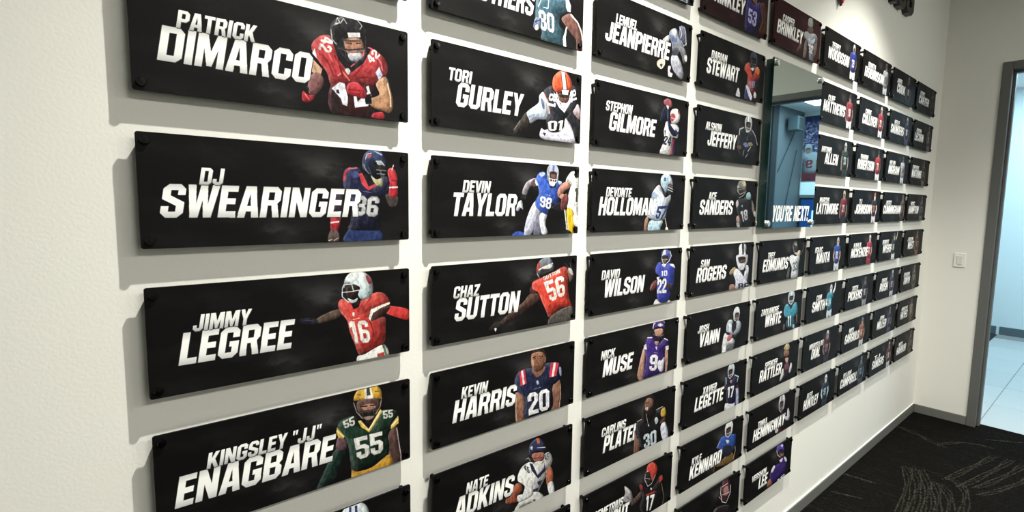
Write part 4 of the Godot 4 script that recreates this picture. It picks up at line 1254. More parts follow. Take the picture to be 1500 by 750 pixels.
		["g","f2f7f7","a9c4cc",[177.5,17.3,178.5,7.8,184.4,1,193.5,-0.4,203.6,2.5,210.1,10.4,211.1,22.1,206.7,29.1,198.1,31.5,193.1,25.3,195.7,17.4,183.3,12.2]],
		["s","8c2c3a",[203.1,5.7,205.3,5.1,210.4,12.1,206.9,15.1,204.4,10.8]],
		["s","b8d0d8",[195.6,23.1,202.5,21.3,204.1,26.4,198.9,30]],
		["g","3c2c28","201816",[180.8,15.2,193.2,15.5,194.8,20.5,191.3,28.3,183.8,29.2,179.9,23.1]],
		["g","eef2f2","b8c8cc",[181.4,28.1,188,30.4,193,28.5,191.3,32.9,185.4,33.9]],
		["w","d8e2e4",1.3,[175.9,17.1,177.6,13.3,191.6,12.9,199.2,15.2]],
		["w","d8e2e4",1.2,[175.9,17.1,175.7,25.9,182.1,32.2]],
		["w","d8e2e4",0.9,[176.6,21.2,186.5,21.4,198.2,20.1]],
		["w","d8e2e4",0.9,[186.6,13.6,188.5,21.5]],
	],
	Vector2i(0, 2): [
		["g","1c3a30","122820",[164.2,61.4,176.5,63.3,174.6,71.8,161.8,96.4,143,101.4,150,85.3]],
		["g","7a5660","4c343c",[165.2,55.4,168,48.2,175.8,52.3,177.4,63.6,170.3,65,165.1,61.7]],
		["g","6a4a44","3a2826",[225.3,64.7,232.4,53.4,239.4,55.3,241.3,75.1,245.6,101.8,230.9,101.3,227.1,82.4]],
		["w","b8a8a8",1.2,[238.4,56.9,241.3,77,244.8,99.5]],
		["g","1f3c2c","12261c",[167.4,35.6,173.6,29.3,187.9,29.4,194.1,42.9,204.2,50.3,217.9,31.6,231.6,32.6,239.6,38.1,240.5,49.8,232.4,56.2,227.3,63.4,228.1,84.6,211.3,90.8,185,94.3,181.6,81.2,179.2,64.1,175,50.2,168.1,44.7]],
		["p","e3b93c",[166.5,36.3,175,49.3,173.5,51.3,165.7,42.2]],
		["p","f3ecd8",[166.1,38.8,174.3,49.7,173.9,50.3,165.9,40.2]],
		["p","e3b93c",[165.7,41.4,172.8,51.1,168,49.1]],
		["p","e3b93c",[240.6,42.1,241.1,51.9,230.4,56.6,231.4,51.2]],
		["p","f3ecd8",[241,45.1,241.1,47.7,230.8,53.9,231,52.6]],
		["p","e0b93e",[190.5,35.6,194.2,35.6,203.3,48.2,217.9,27.9,220.2,32.2,204.2,53.1,194.1,43.8]],
		["p","f2ead2",[191.8,36.1,192.9,36,203.1,49.4,218.5,29.3,219.2,30.6,203.5,51]],
		["p","1a1416",[194.2,34.7,203.3,47.3,216.4,29.4,212.1,32.9,198.8,36.8]],
		["n","eceae4","55",[185.3,55,220.9,55.9,220.6,82.3,189.8,81.1]],
		["n","e0ded8","55",[173.2,31.9,186.1,28.4,187.4,39.3,175.2,40.4]],
		["n","e0ded8","55",[220.8,31.4,234,32.8,233.9,42.3,221.6,41.9]],
		["g","d8a028","b47c1c",[182.2,98.9,183.2,90,188.6,94.6,207.4,95.2,229,86.8,231.9,102.2,207.3,102.7,183,102.3]],
		["g","e8b438","c8901e",[186.4,11.1,188.4,3.4,193.9,-0.3,204,-0.3,215.4,0.4,220.1,7.9,219.6,16.2,210.4,14,191.8,12.3]],
		["p","ece6d8",[199.4,0.2,207.2,0.5,210.4,14,199.5,13.3]],
		["p","3a4038",[201.8,0.3,205.3,0.4,206.7,9.5,202.2,9.2]],
		["w","3a5040",1,[191,5,194.7,6.7]],
		["w","3a5040",1,[212.4,6.2,217.2,7.3]],
		["g","6a4a40","30211e",[190.9,13,212.3,14.5,218,18.6,216.9,28.6,204.4,38.3,193.4,29.9]],
		["s","b8806c",[195.4,19.5,206.6,19.5,212.2,21.8,210.3,26,198.1,24.8]],
		["w","1c1412",1.4,[194.5,20.2,201.9,21.1]],
		["w","1c1412",1.4,[205.6,21.1,212.2,22.2]],
		["s","18140f",[192.5,25.2,202.7,26.8,215,29,208.2,37.5,197,35.4]],
		["s","a08078",[197.9,33,209.2,34.4,206.3,37.9,199.8,36.5]],
		["w","9a8a80",1.2,[186.4,13.7,189.8,25.4,196.1,34.3]],
		["w","9a8a80",1.2,[219.6,15.3,218,25.1,212.1,32.9]],
		["w","4c433c",1,[192.5,26.1,214.1,28.8]],
		["w","4c433c",0.9,[196.3,22.5,197,34.5]],
		["w","4c433c",0.9,[209.3,23.9,210.1,36.1]],
	],
	Vector2i(0, 3): [
		["s","24409a",[166.5,13.8,179.2,17.3,202.1,26.5,210.5,36.7,212.8,61.7,168.9,50.9,161.6,27.2]],
		["g","f4f8fa","c4d6e0",[171.4,6,173.5,0.3,180.3,-2,190.8,-0.9,198.2,4,202.3,12.2,201.3,21.1,185.6,18.2]],
		["p","2a3a78",[179,0.8,181.5,0.9,181.6,14.2,178.8,13]],
		["p","2a3a78",[185.7,1.3,188.5,1.9,188.9,17,186.1,15.9]],
	],
	Vector2i(1, -2): [
		["h","2f5560","c8c8c8","4a3630","",[184.4,25.9,21,26.2,-0.1]],
		["g","3e6478","2c4c58",[162.3,59.7,164.8,46.1,181.8,38.7,205.6,33.7,221.1,35,226.1,43.3,224.8,52,209.5,59.8,208.4,73.7,217.9,81.1,216.3,101.7,175.5,99.9,174.5,88.4,162.7,75.7]],
		["p","e8e4e0",[218.7,35.6,224.9,33,230,42.3,229.5,50.9,223.2,51.3,219.9,45.8]],
		["p","14181c",[209.5,59.3,226.3,50.6,229.6,52.5,211.1,63.6]],
		["g","7a5048","54342e",[211.9,62.9,229.6,52.5,242.8,61.8,255.8,78.6,255.8,99.5,244.2,100,242.1,86.9,233.8,81,219.2,71.3]],
		["w","eadcd8",2.6,[230.4,53.9,244.4,61.4,252.2,71.7,256,84]],
		["p","e8f4f4",[220.8,73.1,223.6,72.5,221.2,85.8,223.3,100.5,217,100.5,215.9,90.1]],
		["n","eceaf0","80",[166.9,61.6,196.6,61.3,199.3,85.6,172.2,86.8]],
		["g","8a98b8","40506e",[159.3,81.5,162.6,73.7,172.6,71.9,172.2,83.7,164.4,89.5,159.4,87.5]],
		["w","24366a",1.6,[162,78.9,171.9,74.1]],
		["s","d8dcd8",[161.5,85.1,167.1,80.8,168,87.7,163,89.3]],
		["w","e4e0e4",1.3,[167.2,58,172,48.3]],
		["w","e4e0e4",1.3,[185.3,56.2,186.4,44.7]],
		["w","e4e0e4",1,[177.2,56.6,185.3,56.2]],
	],
	Vector2i(1, -1): [
		["g","3a332e","26211e",[137.6,78.8,149.1,65.9,160.2,70.4,155.5,82,143.7,91.2,126.4,96.5]],
		["w","9a8a80",1,[137.6,78.8,126.3,92.9]],
		["g","dfe8f4","aebdd4",[150.1,65.7,170,51.5,171.8,40.9,179.9,35.3,190.6,41.3,191.2,62.3,186.2,71.9,170.5,73.7,157.4,80.3,153.3,74.1]],
		["s","5a6c8c",[175,44.9,180.2,47.2,182.6,57.3,178.4,57.1]],
		["g","eceaf4","c0bcd0",[177.1,84.9,187.6,85.4,224.3,66.1,236.1,75.8,248.6,99.2,180.6,99.6]],
		["w","9a98b0",1.2,[209.5,90.9,218.6,97.8]],
		["p","2a2a40",[180.4,90.6,186.7,90.8,183.6,94.8]],
		["g","24242c","16161c",[233,54.2,244,40.2,256.2,51.3,257.4,80,255.7,98.6,247.4,98.5,236.1,75.8,224.2,64.5]],
		["g","d8d0e0","7a5a58",[238.7,53.5,248.8,42.7,256.3,52.9,255.6,65.7,247.2,61.9]],
		["g","2c2e3c","191a22",[179.9,33.8,196.5,23.9,205.5,33.2,221.6,54,234.5,33.7,234,18.2,245.6,21.2,249.1,38,239.9,53.3,224.3,66.1,220.3,80.5,207.2,87.7,190.8,86.6,186.2,71.9,191.2,62.3,187.6,46.2]],
		["w","e6e2ea",2.6,[177.9,36.4,187.6,46.2,191.2,62.3]],
		["w","d86a4a",1.4,[181,36.7,189.8,48.9,190.2,62.4]],
		["n","e8e4ec","81",[207.7,34.4,202.9,54.8,187.8,53.7,191.5,35.2]],
		["n","e8e4ec","18",[234.9,43,232,26.3,243.3,21.5,247.5,38.2]],
		["n","efecee","01",[189.4,73.8,222.2,69.4,219.3,83.7,191.9,87.2]],
		["p","eae8f0",[198.9,31.1,207.9,41.9,219.4,53.5,234.5,33.7,232,27.8,238.8,25.3,237,38,221.8,58.6,210.4,52.3,201.4,41.3]],
		["g","f0683c","cf4422",[196.9,23.8,198.3,13.1,205.7,5.2,215.4,1,226.6,3.2,234.4,10.4,236.4,21,229.8,28.1,220.8,27.9,207.6,32.9,201,30]],
		["p","f4eeee",[214.3,2.4,221,2.2,224.7,25,218.5,25.9]],
		["w","2a2238",1.2,[213.7,3.1,218,26]],
		["w","2a2238",1.2,[222.1,2.9,226.5,24]],
		["g","8a5a4a","5c3a30",[208.7,33.5,220.9,32.5,229.9,31.2,229.1,40.6,221.4,46.3,213.5,45]],
		["s","2a1c18",[211,33.9,228.8,32.2,226.7,36.3,213.3,37.9]],
		["w","eceaf0",1.6,[205.4,32.4,210.2,43.2,220.3,48,230.3,42,233.9,27.6]],
		["p","e8e4ea",[215.2,26.9,229.7,25.8,227.7,32.3,216.5,33.1]],
		["s","eae6ea",[214.7,46.4,222.4,44.6,226,49.6,219.3,52.7]],
	],
	Vector2i(1, 0): [
		["s","3254c8",[126.4,100.2,132.9,94.6,144.3,94.9,149.2,100.8]],
		["g","e4e6f4","b4b8d4",[148.2,99.3,153.5,74.6,167.8,52.7,177.1,65.9,171.5,83.6,160,100.4]],
		["g","8c8ca4","5c5c74",[165.9,99.8,173.1,65.9,181.4,71.8,181.1,98.7]],
		["g","f2f4fa","d0d4e6",[177.3,71.8,191.6,70.3,188.9,83.9,193.5,97.5,182.1,98.8]],
		["g","c8c0d0","98909c",[143.2,41.6,151.5,27,168,20.6,170.2,29.2,158.4,32.5,150.9,45]],
		["s","181a20",[141.3,44.5,149,44.3,151,50,140.5,50.9]],
		["s","6a4a44",[159.3,26.7,168,22,170.2,30.7,161.3,31.7]],
		["g","dfe4f0","b4bcd4",[133.2,64.5,136.8,54.5,143.4,52.3,145.9,64.5,141.7,62.4,137,66.7]],
		["g","3f68dc","2c4cb4",[167.1,24.9,173.8,13.7,183.8,11.4,191.2,16.6,196.7,29.8,209.1,21.9,221.1,25.9,216,36.8,212.3,53.6,206,56.7,195.6,61.3,191.7,71.8,177.1,65.9,168.9,60,168.7,51.2,174.5,42.3,172.2,30.6]],
		["p","c8d8f4",[168,22,174.2,30.5,170.2,31.4,167.3,27.1]],
		["s","b8ccf4",[175.8,13.6,184.9,12.5,184,17.2,176.9,18]],
		["s","b8ccf4",[211.3,22.5,220,23.7,215.8,28.4]],
		["w","8fb0f0",0.8,[187.8,43.5,196.1,44]],
		["n","f0f0f4","98",[177.6,45.1,201.5,48.4,197.7,64.3,177,59.9]],
		["p","1c1c28",[190.3,24.1,196.8,31.3,209.2,23.4,207.3,32.5,196.8,33.5]],
		["h","b4bccc","d4d8e0","5a3c34","5a78c8",[201.5,13.9,25.2,29.8,0.2]],
		["s","ecf0f4",[194.5,24.7,206,24.2,204.1,30.3,196.7,29.8]],
		["g","26222c","17151c",[199.7,61.3,216.6,53.5,225.5,59.6,217,67.3,206.2,64.3]],
		["g","f6f6f2","dcd8d4",[227.6,22.7,237.1,9.2,248.2,7.1,256.5,13.7,257.8,78.4,246.3,78.3,232.3,62.6,233.8,42.5,237.8,30]],
		["w","6a6a3c",1.3,[229.7,21,240.4,28.4]],
		["w","303830",0.8,[231.2,19.5,241.7,26.5]],
		["n","3a3a3a","1",[248,32,256,31,255.7,53,247.7,53.1]],
		["s","3a3430",[245,11.1,254,9.2,255.4,15.3,248.6,16.4]],
		["g","d89884","a86858",[211.7,36.9,219,27.5,229.8,23.3,238.9,30,224.8,38.1,220.7,45.8,213.1,46]],
		["g","8a4440","5c2a2a",[218.8,53.5,222.8,43.5,231.5,41,234.5,50.2,230,62.6,220.2,65.8]],
		["g","e0a898","c07c70",[215.3,45.9,220.5,41.2,226,42.6,220.8,48.9]],
		["g","f0c81e","d0a40c",[231.2,64.2,246,68.8,249.4,100.5,235.7,98.6]],
		["p","f4f0e0",[225.7,64.2,230.6,65.7,236.9,98.6,232.3,96.9]],
		["p","2c4434",[228.3,65,230.1,65.4,235.7,98.6,233.9,98.2]],
		["g","f4f2ee","d8d8d0",[246.1,72,257.7,75.2,257.2,91.1,247.7,86.2]],
		["s","14141a",[223.5,98.3,233.3,93.8,244.8,100.4]],
		["s","1c1c1c",[248.1,3.3,254.8,-0.2,256.3,9.1,250.6,8.6]],
	],
	Vector2i(1, 1): [
		["g","5c3a30","38241e",[161.3,50.3,175,50.8,182.3,59.4,157.3,72.1,128.9,83.7,110,87.8,107.8,83.3,126.6,71.7,148.1,60.8]],
		["s","2c2422",[87.6,91.1,97.6,82.8,107.8,83.3,109,88.5,99.7,91.2,91.7,92.5]],
		["s","e8e4e0",[97.7,91,101.8,91.5,99.4,95.8]],
		["s","4a2c2a",[161.1,41.7,169,39,172.7,48.8,161.3,50.3]],
		["g","f04a38","d83424",[164.4,36.9,170,32.2,185,28.3,202.7,24.5,219.7,16.9,232.2,15.9,238.8,23.6,237.7,41.6,241,63.8,247.3,78.3,224.2,78.3,201,88.9,193.4,78.2,184.8,64.9,177.3,50.2,166.8,44]],
		["g","5a5450","3e3a36",[197.6,98.3,201,89.8,224.2,80.1,247.3,78.3,251.7,90.9,250.8,101.9,197.6,99.4]],
		["g","8a6a60","5a4038",[236.2,21.6,245.2,22.2,249.5,31.7,242,40.2,239.1,30.9]],
		["s","c8c0c0",[237.4,18.1,245.2,20.4,248.1,29.7,240.2,25.5]],
		["w","5a5248",1,[230.7,10.4,238.7,18.2]],
		["w","7a7060",1,[240.9,10.2,243.8,18.5]],
		["n","f6f2ec","56",[186.8,35.8,228.1,28.2,232.4,59.3,202.8,66.5]],
		["n","f4e8e0","SUTTON",[185.6,27.5,219.2,18.6,220.9,24.4,187.4,33.4]],
		["g","8c98a4","2c2a2e",[173.6,22.3,174,10.3,180.8,3,191.2,-0.3,200.9,1.6,207.7,11.6,207.4,19.5,197.8,22.3,183.7,26.5,178,28.6]],
		["s","c84a40",[173.5,17.1,176.2,7,180.9,9,180,17.6,176.6,19.9]],
		["w","d8e0e8",1.8,[177.7,17.4,184.6,14.4,204.7,9.7]],
		["s","e0dcd8",[183.4,15.2,197.5,11,204.8,12.3,197.7,17.1]],
		["s","302c2c",[181.2,18.5,192.9,16.8,197.8,21.5,184.8,24]],
		["w","c8c8c8",0.9,[174.3,22.3,179.1,28.7]],
	],
	Vector2i(1, 2): [
		["g","a8765c","7a4f3c",[135.8,58.6,142,56.5,153.4,66.2,156,99.7,138.8,99.9,136.9,79.8]],
		["w","d0a48a",1,[138.8,62.7,138.5,83.7,140.1,98.1]],
		["g","9c6c54","74493a",[210.4,62.8,222.8,55.3,228.2,64.9,227.3,100.4,209,99.6]],
		["w","d8b49c",1,[226.1,62.5,227.5,83.5,225.5,100]],
		["g","232a4c","131830",[135,37.6,141.4,26.8,153.7,24.9,168.6,25.2,194.6,24,216.8,26.4,226,34.6,227.8,51.7,217.8,58.9,209.2,64.4,209,97.7,156.4,100.7,154.6,70,142,56.5,136.3,48.3]],
		["p","d8344a",[143.2,27.2,153.7,24.9,157.6,46.8,146.3,48.4]],
		["p","f0dcd8",[146.5,26.5,150.3,25.8,154.4,47.3,150.8,47.6]],
		["p","d8344a",[205.6,25.5,222.4,28,217.5,48.1,202.1,47.3]],
		["p","f0dcd8",[211.3,26.2,216.3,26.8,212,47.7,207.5,47.5]],
		["p","1b2040",[167.4,25,194.6,24,190.2,40.3,178.4,44.1,170,37.9]],
		["s","8a5c48",[169,26.2,192.3,28,188.9,38.2,178.3,42.3,171.1,36.4]],
		["n","f2f0f4","20",[159.1,63.1,203.5,64.1,205.2,96.8,163.3,96.2]],
		["s","b8bcd0",[176.6,48.2,179.6,47.1,182.1,52.1,178.6,53.7]],
		["w","8a90b0",0.8,[171.7,58.8,185.9,58.9]],
		["s","9098b8",[222.7,36.7,227.3,36.7,228.2,49.9,224.6,47.3]],
		["s","241916",[165.3,13.1,165.7,3.5,172.6,-1.2,180.8,-1.6,190.4,2.2,195.7,10.6,195.4,19.6,184.6,10.5,172.8,9.2]],
		["g","b0785a","6a4030",[165.7,13.2,167.2,5.6,175.5,4.2,185.7,5.6,193.2,10.6,194.9,19.5,191.1,29.6,180.5,33.8,172.2,31.3,166.6,22.2]],
		["w","20140f",1.3,[169.4,11.2,175.7,10.6]],
		["w","20140f",1.3,[181.1,11.2,189.5,13.1]],
		["s","2a1a16",[170.6,12.9,174.8,12.9,174.4,14.6]],
		["s","2a1a16",[182.3,13.6,187.1,14.5,186,16.1]],
		["w","6a4030",1.4,[178.1,13.7,177.3,20.7,181.3,21.5]],
		["w","7a3c34",1.6,[173.7,25.3,181.5,25.6]],
		["s","8a5a44",[191.9,15.4,195.5,15.1,195,21.3,192.1,22.6]],
		["s","d8a88c",[167.1,14.4,170.7,15.9,170.8,23.9,168,20.7]],
	],
	Vector2i(1, 3): [
		["g","c87454","964a34",[199.8,58.8,209.8,55.4,215.8,69.9,214.4,82.9,203,82.7]],
		["g","f0f0ec","c8ccd0",[204.3,83.2,215.6,82.3,220.1,102.3,209.8,101.5]],
		["g","f4f2ee","d0d0d4",[143.8,47.5,151.6,37.4,165.4,34.6,182.2,39.9,196.6,31.4,206.5,31.7,213.2,44.2,209.7,54.5,199.8,58.8,200,66.5,183.4,89,164.6,102.7,141.5,102.1,157,73.9,153.3,64.4,144,56.6]],
		["p","20243e",[165.9,35.6,172.7,40.6,182.7,60.6,196,53.8,195.7,44.3,199.8,58.8,184.1,66.7,170.5,49.1]],
		["w","b8b8c0",1.2,[159.2,67.3,168.4,59.5]],
		["p","2a2c44",[168.8,58.7,171.1,56.7,155.7,69.8]],
		["n","2c2e48","45",[155,34.9,165.6,42.9,167,53.5,155.2,42.2]],
		["n","2c2e48","45",[196.7,33.3,205.3,32.2,204.4,43.3,198.2,43.2]],
		["p","2a2c48",[183,71,194,72,189.3,77.9,184.3,76.2]],
		["p","2a2c48",[173.6,79.9,186.9,80.8,183.4,87.1,176.2,87.3]],
		["g","e4e2de","b8b8b8",[143.6,92.8,161.8,83.1,185.8,88,197.3,102.6,164.6,102.7,139.2,102.1]],
		["s","7a7a6c",[148.2,96.4,169.2,96.9,171.7,101.6,150.6,101]],
		["s","3c4468",[174,96.8,178.8,96.7,180.1,102]],
		["g","b8603e","8a3e28",[138.4,60.1,149.8,62.2,153.5,72.7,144.4,78.5,145.8,88.2,123.3,83.4,122.1,75.7,132,74]],
		["g","f4f4f0","c8cccc",[144.4,78.5,161.8,81.2,172.3,73.8,173.8,87.4,162,90.5,145.8,89.1]],
		["w","9a9ca0",0.8,[160.7,84.5,168.8,78.1]],
		["g","3c4470","1c2038",[164.6,19.7,166,9.2,174.1,3.4,184.9,3.7,194.8,12.2,199.3,22.9,197.8,29,181.8,23.1,169.9,25.9]],
		["p","c85a3c",[178.4,1.8,184.9,3.3,186.8,11.7,181.5,11]],
		["s","d0d4dc",[167.3,13.2,172,11.9,170.9,18]],
		["w","c8ccd8",1.2,[181.6,17.5,197.6,21.4]],
		["g","c47860","8a4c3c",[171.1,24.4,181.8,25,195.3,29.1,194.4,40.1,179.8,39.2,172.4,31.3]],
		["w","2a2c3c",1.3,[167.5,22.4,175,39.5,187.2,46.2,195.7,42.4]],
		["w","2a2c3c",1,[171.2,30.9,194.3,36.3]],
		["s","e8e6e2",[176.2,38.9,188.3,40,189.6,46.1,179.9,45.2]],
		["w","d8dadc",0.9,[159.5,28.1,164.1,27.7,167.8,33.5]],
	],
	Vector2i(2, -3): [
		["g","dfe6ee","aeb8c8",[211.2,101.4,212.1,77.7,234.4,70.2,239.9,99.7,228.3,100.3]],
		["s","3a4250",[222.2,97.2,230.6,94.3,233.9,98.5]],
		["h","c8d0dc","8a94a8","5a4038","",[223.4,59.4,19,23.8,0]],
	],
	Vector2i(2, -2): [
		["g","f0f0f0","c0c0c4",[168.8,40.9,185.6,30.6,186.4,40.3,176.1,48.5,170.5,45.1]],
		["s","e4dcc4",[155.7,79.4,173.8,71.6,177.2,81.6,167.1,91,155,87.1]],
		["s","3a3a34",[162.7,84.2,170.5,82.1,166.9,88]],
		["g","c8ccd8","8a8e9c",[196.4,62.9,211.6,60,225.3,70,234.9,87.4,231.9,97.4,221.8,97.4,203.9,87.8,194.6,75.5]],
		["s","e8e8ec",[186.9,83,195.1,82.4,193,91.2,201.5,92.9,196.5,100.7,188,98.2]],
		["g","b0b4c4","5c6070",[185.6,29.9,195.7,18.6,209.6,17.1,216.3,29.6,228.5,38,235.1,47.7,221.1,53.6,198.8,57.8,195,44.7]],
		["s","5c74a8",[188.3,29.3,198.1,31.1,211,34.5,205.7,39.5,191.7,37.7]],
		["s","dfe3ee",[194.5,20.4,206.9,19.2,204.8,27.4,196.4,27.6]],
		["s","3c4250",[196,58.3,215.4,54.6,213,59.8,197.7,62.6]],
		["g","8c8c90","4a4a50",[214.6,43.9,234.8,44.6,241.6,54.4,242.6,66.9,232.6,70.3,227.4,60.2]],
		["s","d8d8d8",[235.8,55.5,243.2,55.7,242.5,65.4,235,63.6]],
		["g","8088a4","2c3044",[214.5,25.3,217.6,10.7,225.9,7.4,234.9,10.1,238.7,20.3,241.4,35.4,231.6,40.5,219.4,33.6]],
		["w","f0f0f4",1.6,[216.2,11,224.1,20.2,220.5,28.7]],
		["w","e4e6ee",1.4,[231.9,9.2,236.1,17.7,238.7,37.6]],
		["w","c8ccd8",1.2,[222.3,33,231.6,40.5,239.8,34.2]],
	],
	Vector2i(2, -1): [
		["g","1c2440","141a30",[169.1,41.4,179,20.7,184.6,18.4,191.2,29.1,186.1,39.5,175.1,45.6]],
		["g","b06068","803a44",[178.2,9.4,189.3,3.9,201.2,6.4,204.7,14.2,196.3,19.4,181.5,15.5]],
		["s","e8d8dc",[186.7,16.5,194.6,16.3,192.1,22.4]],
		["g","f2f0ee","d0ccd0",[184.2,52.9,189.3,42.5,204.2,45.8,222.2,45.6,227.5,53.5,224.1,69.1,209.1,70.5,205.4,99.4,173.3,100,178,86.4,184.5,76,182,61.3]],
		["n","1e2440","24",[183.9,67.8,208.8,67.1,204.2,84.3,182.1,82.8]],
		["p","b02438",[209.2,72.1,212.8,71.8,210.7,99,207.1,99.3]],
		["p","1e2848",[212.8,71.8,218.2,71.3,215.8,98.7,210.7,99]],
		["p","1e2848",[183.3,59.6,187.5,57.5,186.9,69.1]],
		["g","232c50","141a34",[188.5,24.4,196.7,25.1,201.3,46.1,215.5,56.4,223.4,60.7,217.8,66.3,205.6,64.1,194.3,51.8]],
		["s","232c50",[215.5,56.4,227.3,51.8,226.5,60.4,220.6,62.7]],
		["s","cfd4e4",[218,49.4,227.2,50.2,226.2,57,220,55.1]],
		["g","f4f2f0","c8c4c8",[199.8,26.4,208.1,19.1,221.5,17.9,229.8,26.2,227.8,38.2,216.1,44.9,204.1,44.2]],
		["s","b04a4c",[202.8,27.7,213.3,28.1,215.3,34.6,205.4,41.5,200,38]],
		["s","a8303c",[221.7,19.6,227.9,21.3,228.3,26.3,223,24.4]],
		["w","d8d4d8",1,[201.8,34.4,215.4,36.2]],
	],
	Vector2i(2, 0): [
		["g","c09078","8a5c4a",[135.3,98.8,138,79.9,145.6,76,147.9,83.2,143.2,100.5]],
		["w","d8b8a8",2.2,[195.9,75.5,202.8,92,204.9,100.3]],
		["s","e8e8ec",[200.2,95.2,206.5,95.3,208.7,101.2,200.7,101]],
		["g","cfe4ee","8cb4c8",[148.5,100.7,150.1,84.8,165.9,80.2,190.9,83.6,184.8,95,181,101.1]],
		["g","eef2fa","b4c4de",[153.9,42.1,157.2,32.5,176.6,20.1,193.4,41.3,210,36.1,212.1,44.3,205.7,54.2,200.9,65.7,194.9,80.4,168.8,83.4,149.7,78.4,141.4,72.1,150.9,56.3]],
		["s","a4bce0",[153.9,42.1,158.5,32.5,168.2,35.4,168.7,43.4,158.2,46.7]],
		["w","7a90b8",1,[167.7,29.1,179.1,35.2]],
		["p","2c2c34",[181,23.9,193.4,41.3,198.4,33.1,191.1,28.5]],
		["n","2a3a68","57",[173.8,57.7,205.9,56.7,190.8,82,167.1,78.6]],
		["p","22325c",[179.3,57.7,200.2,56.7,197.7,61.6,181,62.5]],
		["g","d4e6f0","8aa8c0",[180.1,19.2,179.9,8,189,0.4,203,-0.3,212.1,6.6,217.3,17.9,207.4,19.9,201,29.8,195.6,33.2,188.2,26.9]],
		["p","3a5a84",[189.4,6,192.9,8.3,197,6.5,195.3,10.6,197.6,14.5,192.7,12.3,188.7,14.8,190,10.8]],
		["w","6a90b0",1.6,[199.3,7.2,201.6,18.4]],
		["s","30303c",[201.6,19.2,213.1,19.7,212.5,31.1,204.2,34.6]],
		["w","e0e8ee",1.2,[201.9,22.5,218,26.9]],
		["w","e0e8ee",1.2,[202.2,27.3,216.9,31]],
		["s","7a4c4c",[204.5,19.9,215.1,19.6,216.4,24.5]],
	],
	Vector2i(2, 1): [
		["g","8a4a44","5c2c2c",[159.6,69,165.5,60,177.6,55.8,181.7,60.6,177.4,70.7,165.3,74.8]],
		["w","e0b8b0",0.9,[161.4,70.7,166.9,62.3]],
		["g","e8e8e4","c0c0bc",[173.4,102.5,180,90.5,197.1,98.4,220.4,96.3,226.1,101.6,200,102.5]],
		["g","3f4cc8","2a3494",[174.8,33.3,181.7,24.9,191.8,24.8,200.1,34.3,215.1,27,229.9,30.2,237.3,39.2,234.5,54.4,233.2,72.9,224.3,78.2,224.2,93.7,205,100.8,183.8,90.9,181.4,56.1,187.2,49.1,175.4,42.3]],
		["g","4a3830","2c221e",[191.3,54,204.7,61.1,233.1,71.3,231,78.9,221.6,77.2,199.6,62.2]],
		["s","1a1a1e",[186.1,52,199,53.8,204.8,62.6,191.9,61.5]],
		["s","e4e4ea",[178.6,51.4,187.3,51.4,184,57.8]],
		["n","f0f0f4","22",[181.4,56.1,209.4,54.7,211.4,82.3,183.1,80.3]],
		["n","e8e8f0","10",[191.6,40.5,211.4,40.4,211.7,51.1,192.3,49.5]],
		["s","e0e4f4",[218,30.2,229.9,30.2,235.8,37.5,226.3,34.6]],
		["g","5c68c0","2a2e60",[191.1,15,191.7,6.1,201.6,2.1,213.4,4.2,221.8,10.7,222.5,19.8,215.1,27,197,26.6,191,21]],
		["w","f0eef0",2.4,[194.7,12.3,199.1,3.5]],
		["w","e8e6ec",1.6,[217.4,5.9,222,13.7,214.9,23.9]],
		["p","ece8ee",[197.8,3.5,204.2,2.6,204.8,11.3,198.4,11.7]],
		["s","2a1e1a",[193,14.4,211.6,14.7,209.8,25.1,195.5,23.5]],
		["w","e8e8ec",1.3,[192.4,16.6,197,26.6,202.4,29.9,214.9,23.9]],
		["w","d8d8dc",1,[193.9,19.7,212,20]],
		["s","6a6040",[197.8,19.9,206.8,20.4,204.7,26.3,199.4,25.3]],
		["s","e8e4e8",[193.3,27.9,207.4,28.8,200.1,34.3]],
	],
	Vector2i(2, 2): [
		["g","d8a894","9c6c58",[146.6,43.9,155.3,47.1,153.8,68,151.5,99.4,140.3,99.6,132.8,90.2,134.8,78.4]],
		["s","c08c78",[213.7,59.1,223.9,58.1,224.5,99.8,216.6,98.2]],
		["g","42288c","2e1a66",[154.2,31.2,160.9,24.4,176.9,26,189.8,42.3,210.3,33.9,223,38.7,226.5,52.1,215.3,59.4,218.3,100.4,194,101,150.1,99.1,154.5,78.7,155.9,57.8,150.7,42.9]],
		["p","e8e4e8",[148.4,37.2,155.9,35.9,158.1,46.8,149.4,43.5]],
		["p","e8e4e8",[216.1,50.4,226.4,50.2,226.1,58.5,216.7,57.4]],
		["w","f0eef4",1.6,[158.9,24.9,172.6,27.1]],
		["w","f0eef4",1.6,[210.3,33.9,222.5,39.5]],
		["s","c08c78",[180.5,35.4,194,37.6,187.5,43.8]],
		["s","d8d4e4",[184.1,45.9,189.5,46.8,188.2,52.8]],
		["w","9080b8",1,[180.4,56,192.5,59]],
		["n","f2f0f0","9",[168.9,58.4,193.6,61.9,190.9,91.3,168,87.6]],
		["g","eceaf0","c8c4d0",[193.8,77.3,199.5,72.9,204.2,75.7,211.5,70.6,215.6,72.3,214.2,86.7,211.8,95.4,204.2,96.7,196.1,88.7]],
		["g","58409c","38246c",[174.5,12.3,175.3,2.7,183.7,-2.8,198.7,-1.1,209.8,6.7,212.1,17,205.8,13.3,187.6,10.7,179,13.9]],
		["w","f0eef2",2.4,[174.3,9.7,175.9,2.8,180.9,0]],
		["w","e8e4ec",1.4,[209.7,4.9,206.3,-0.1]],
		["s","e8e2ea",[188.8,6.4,196,3.9,205.4,8.4,196.5,10.2]],
		["g","d8a890","9c6a54",[180.4,13.2,204.4,14.9,205.9,23.3,197.8,28.3,185.7,25.6,180.8,19.5]],
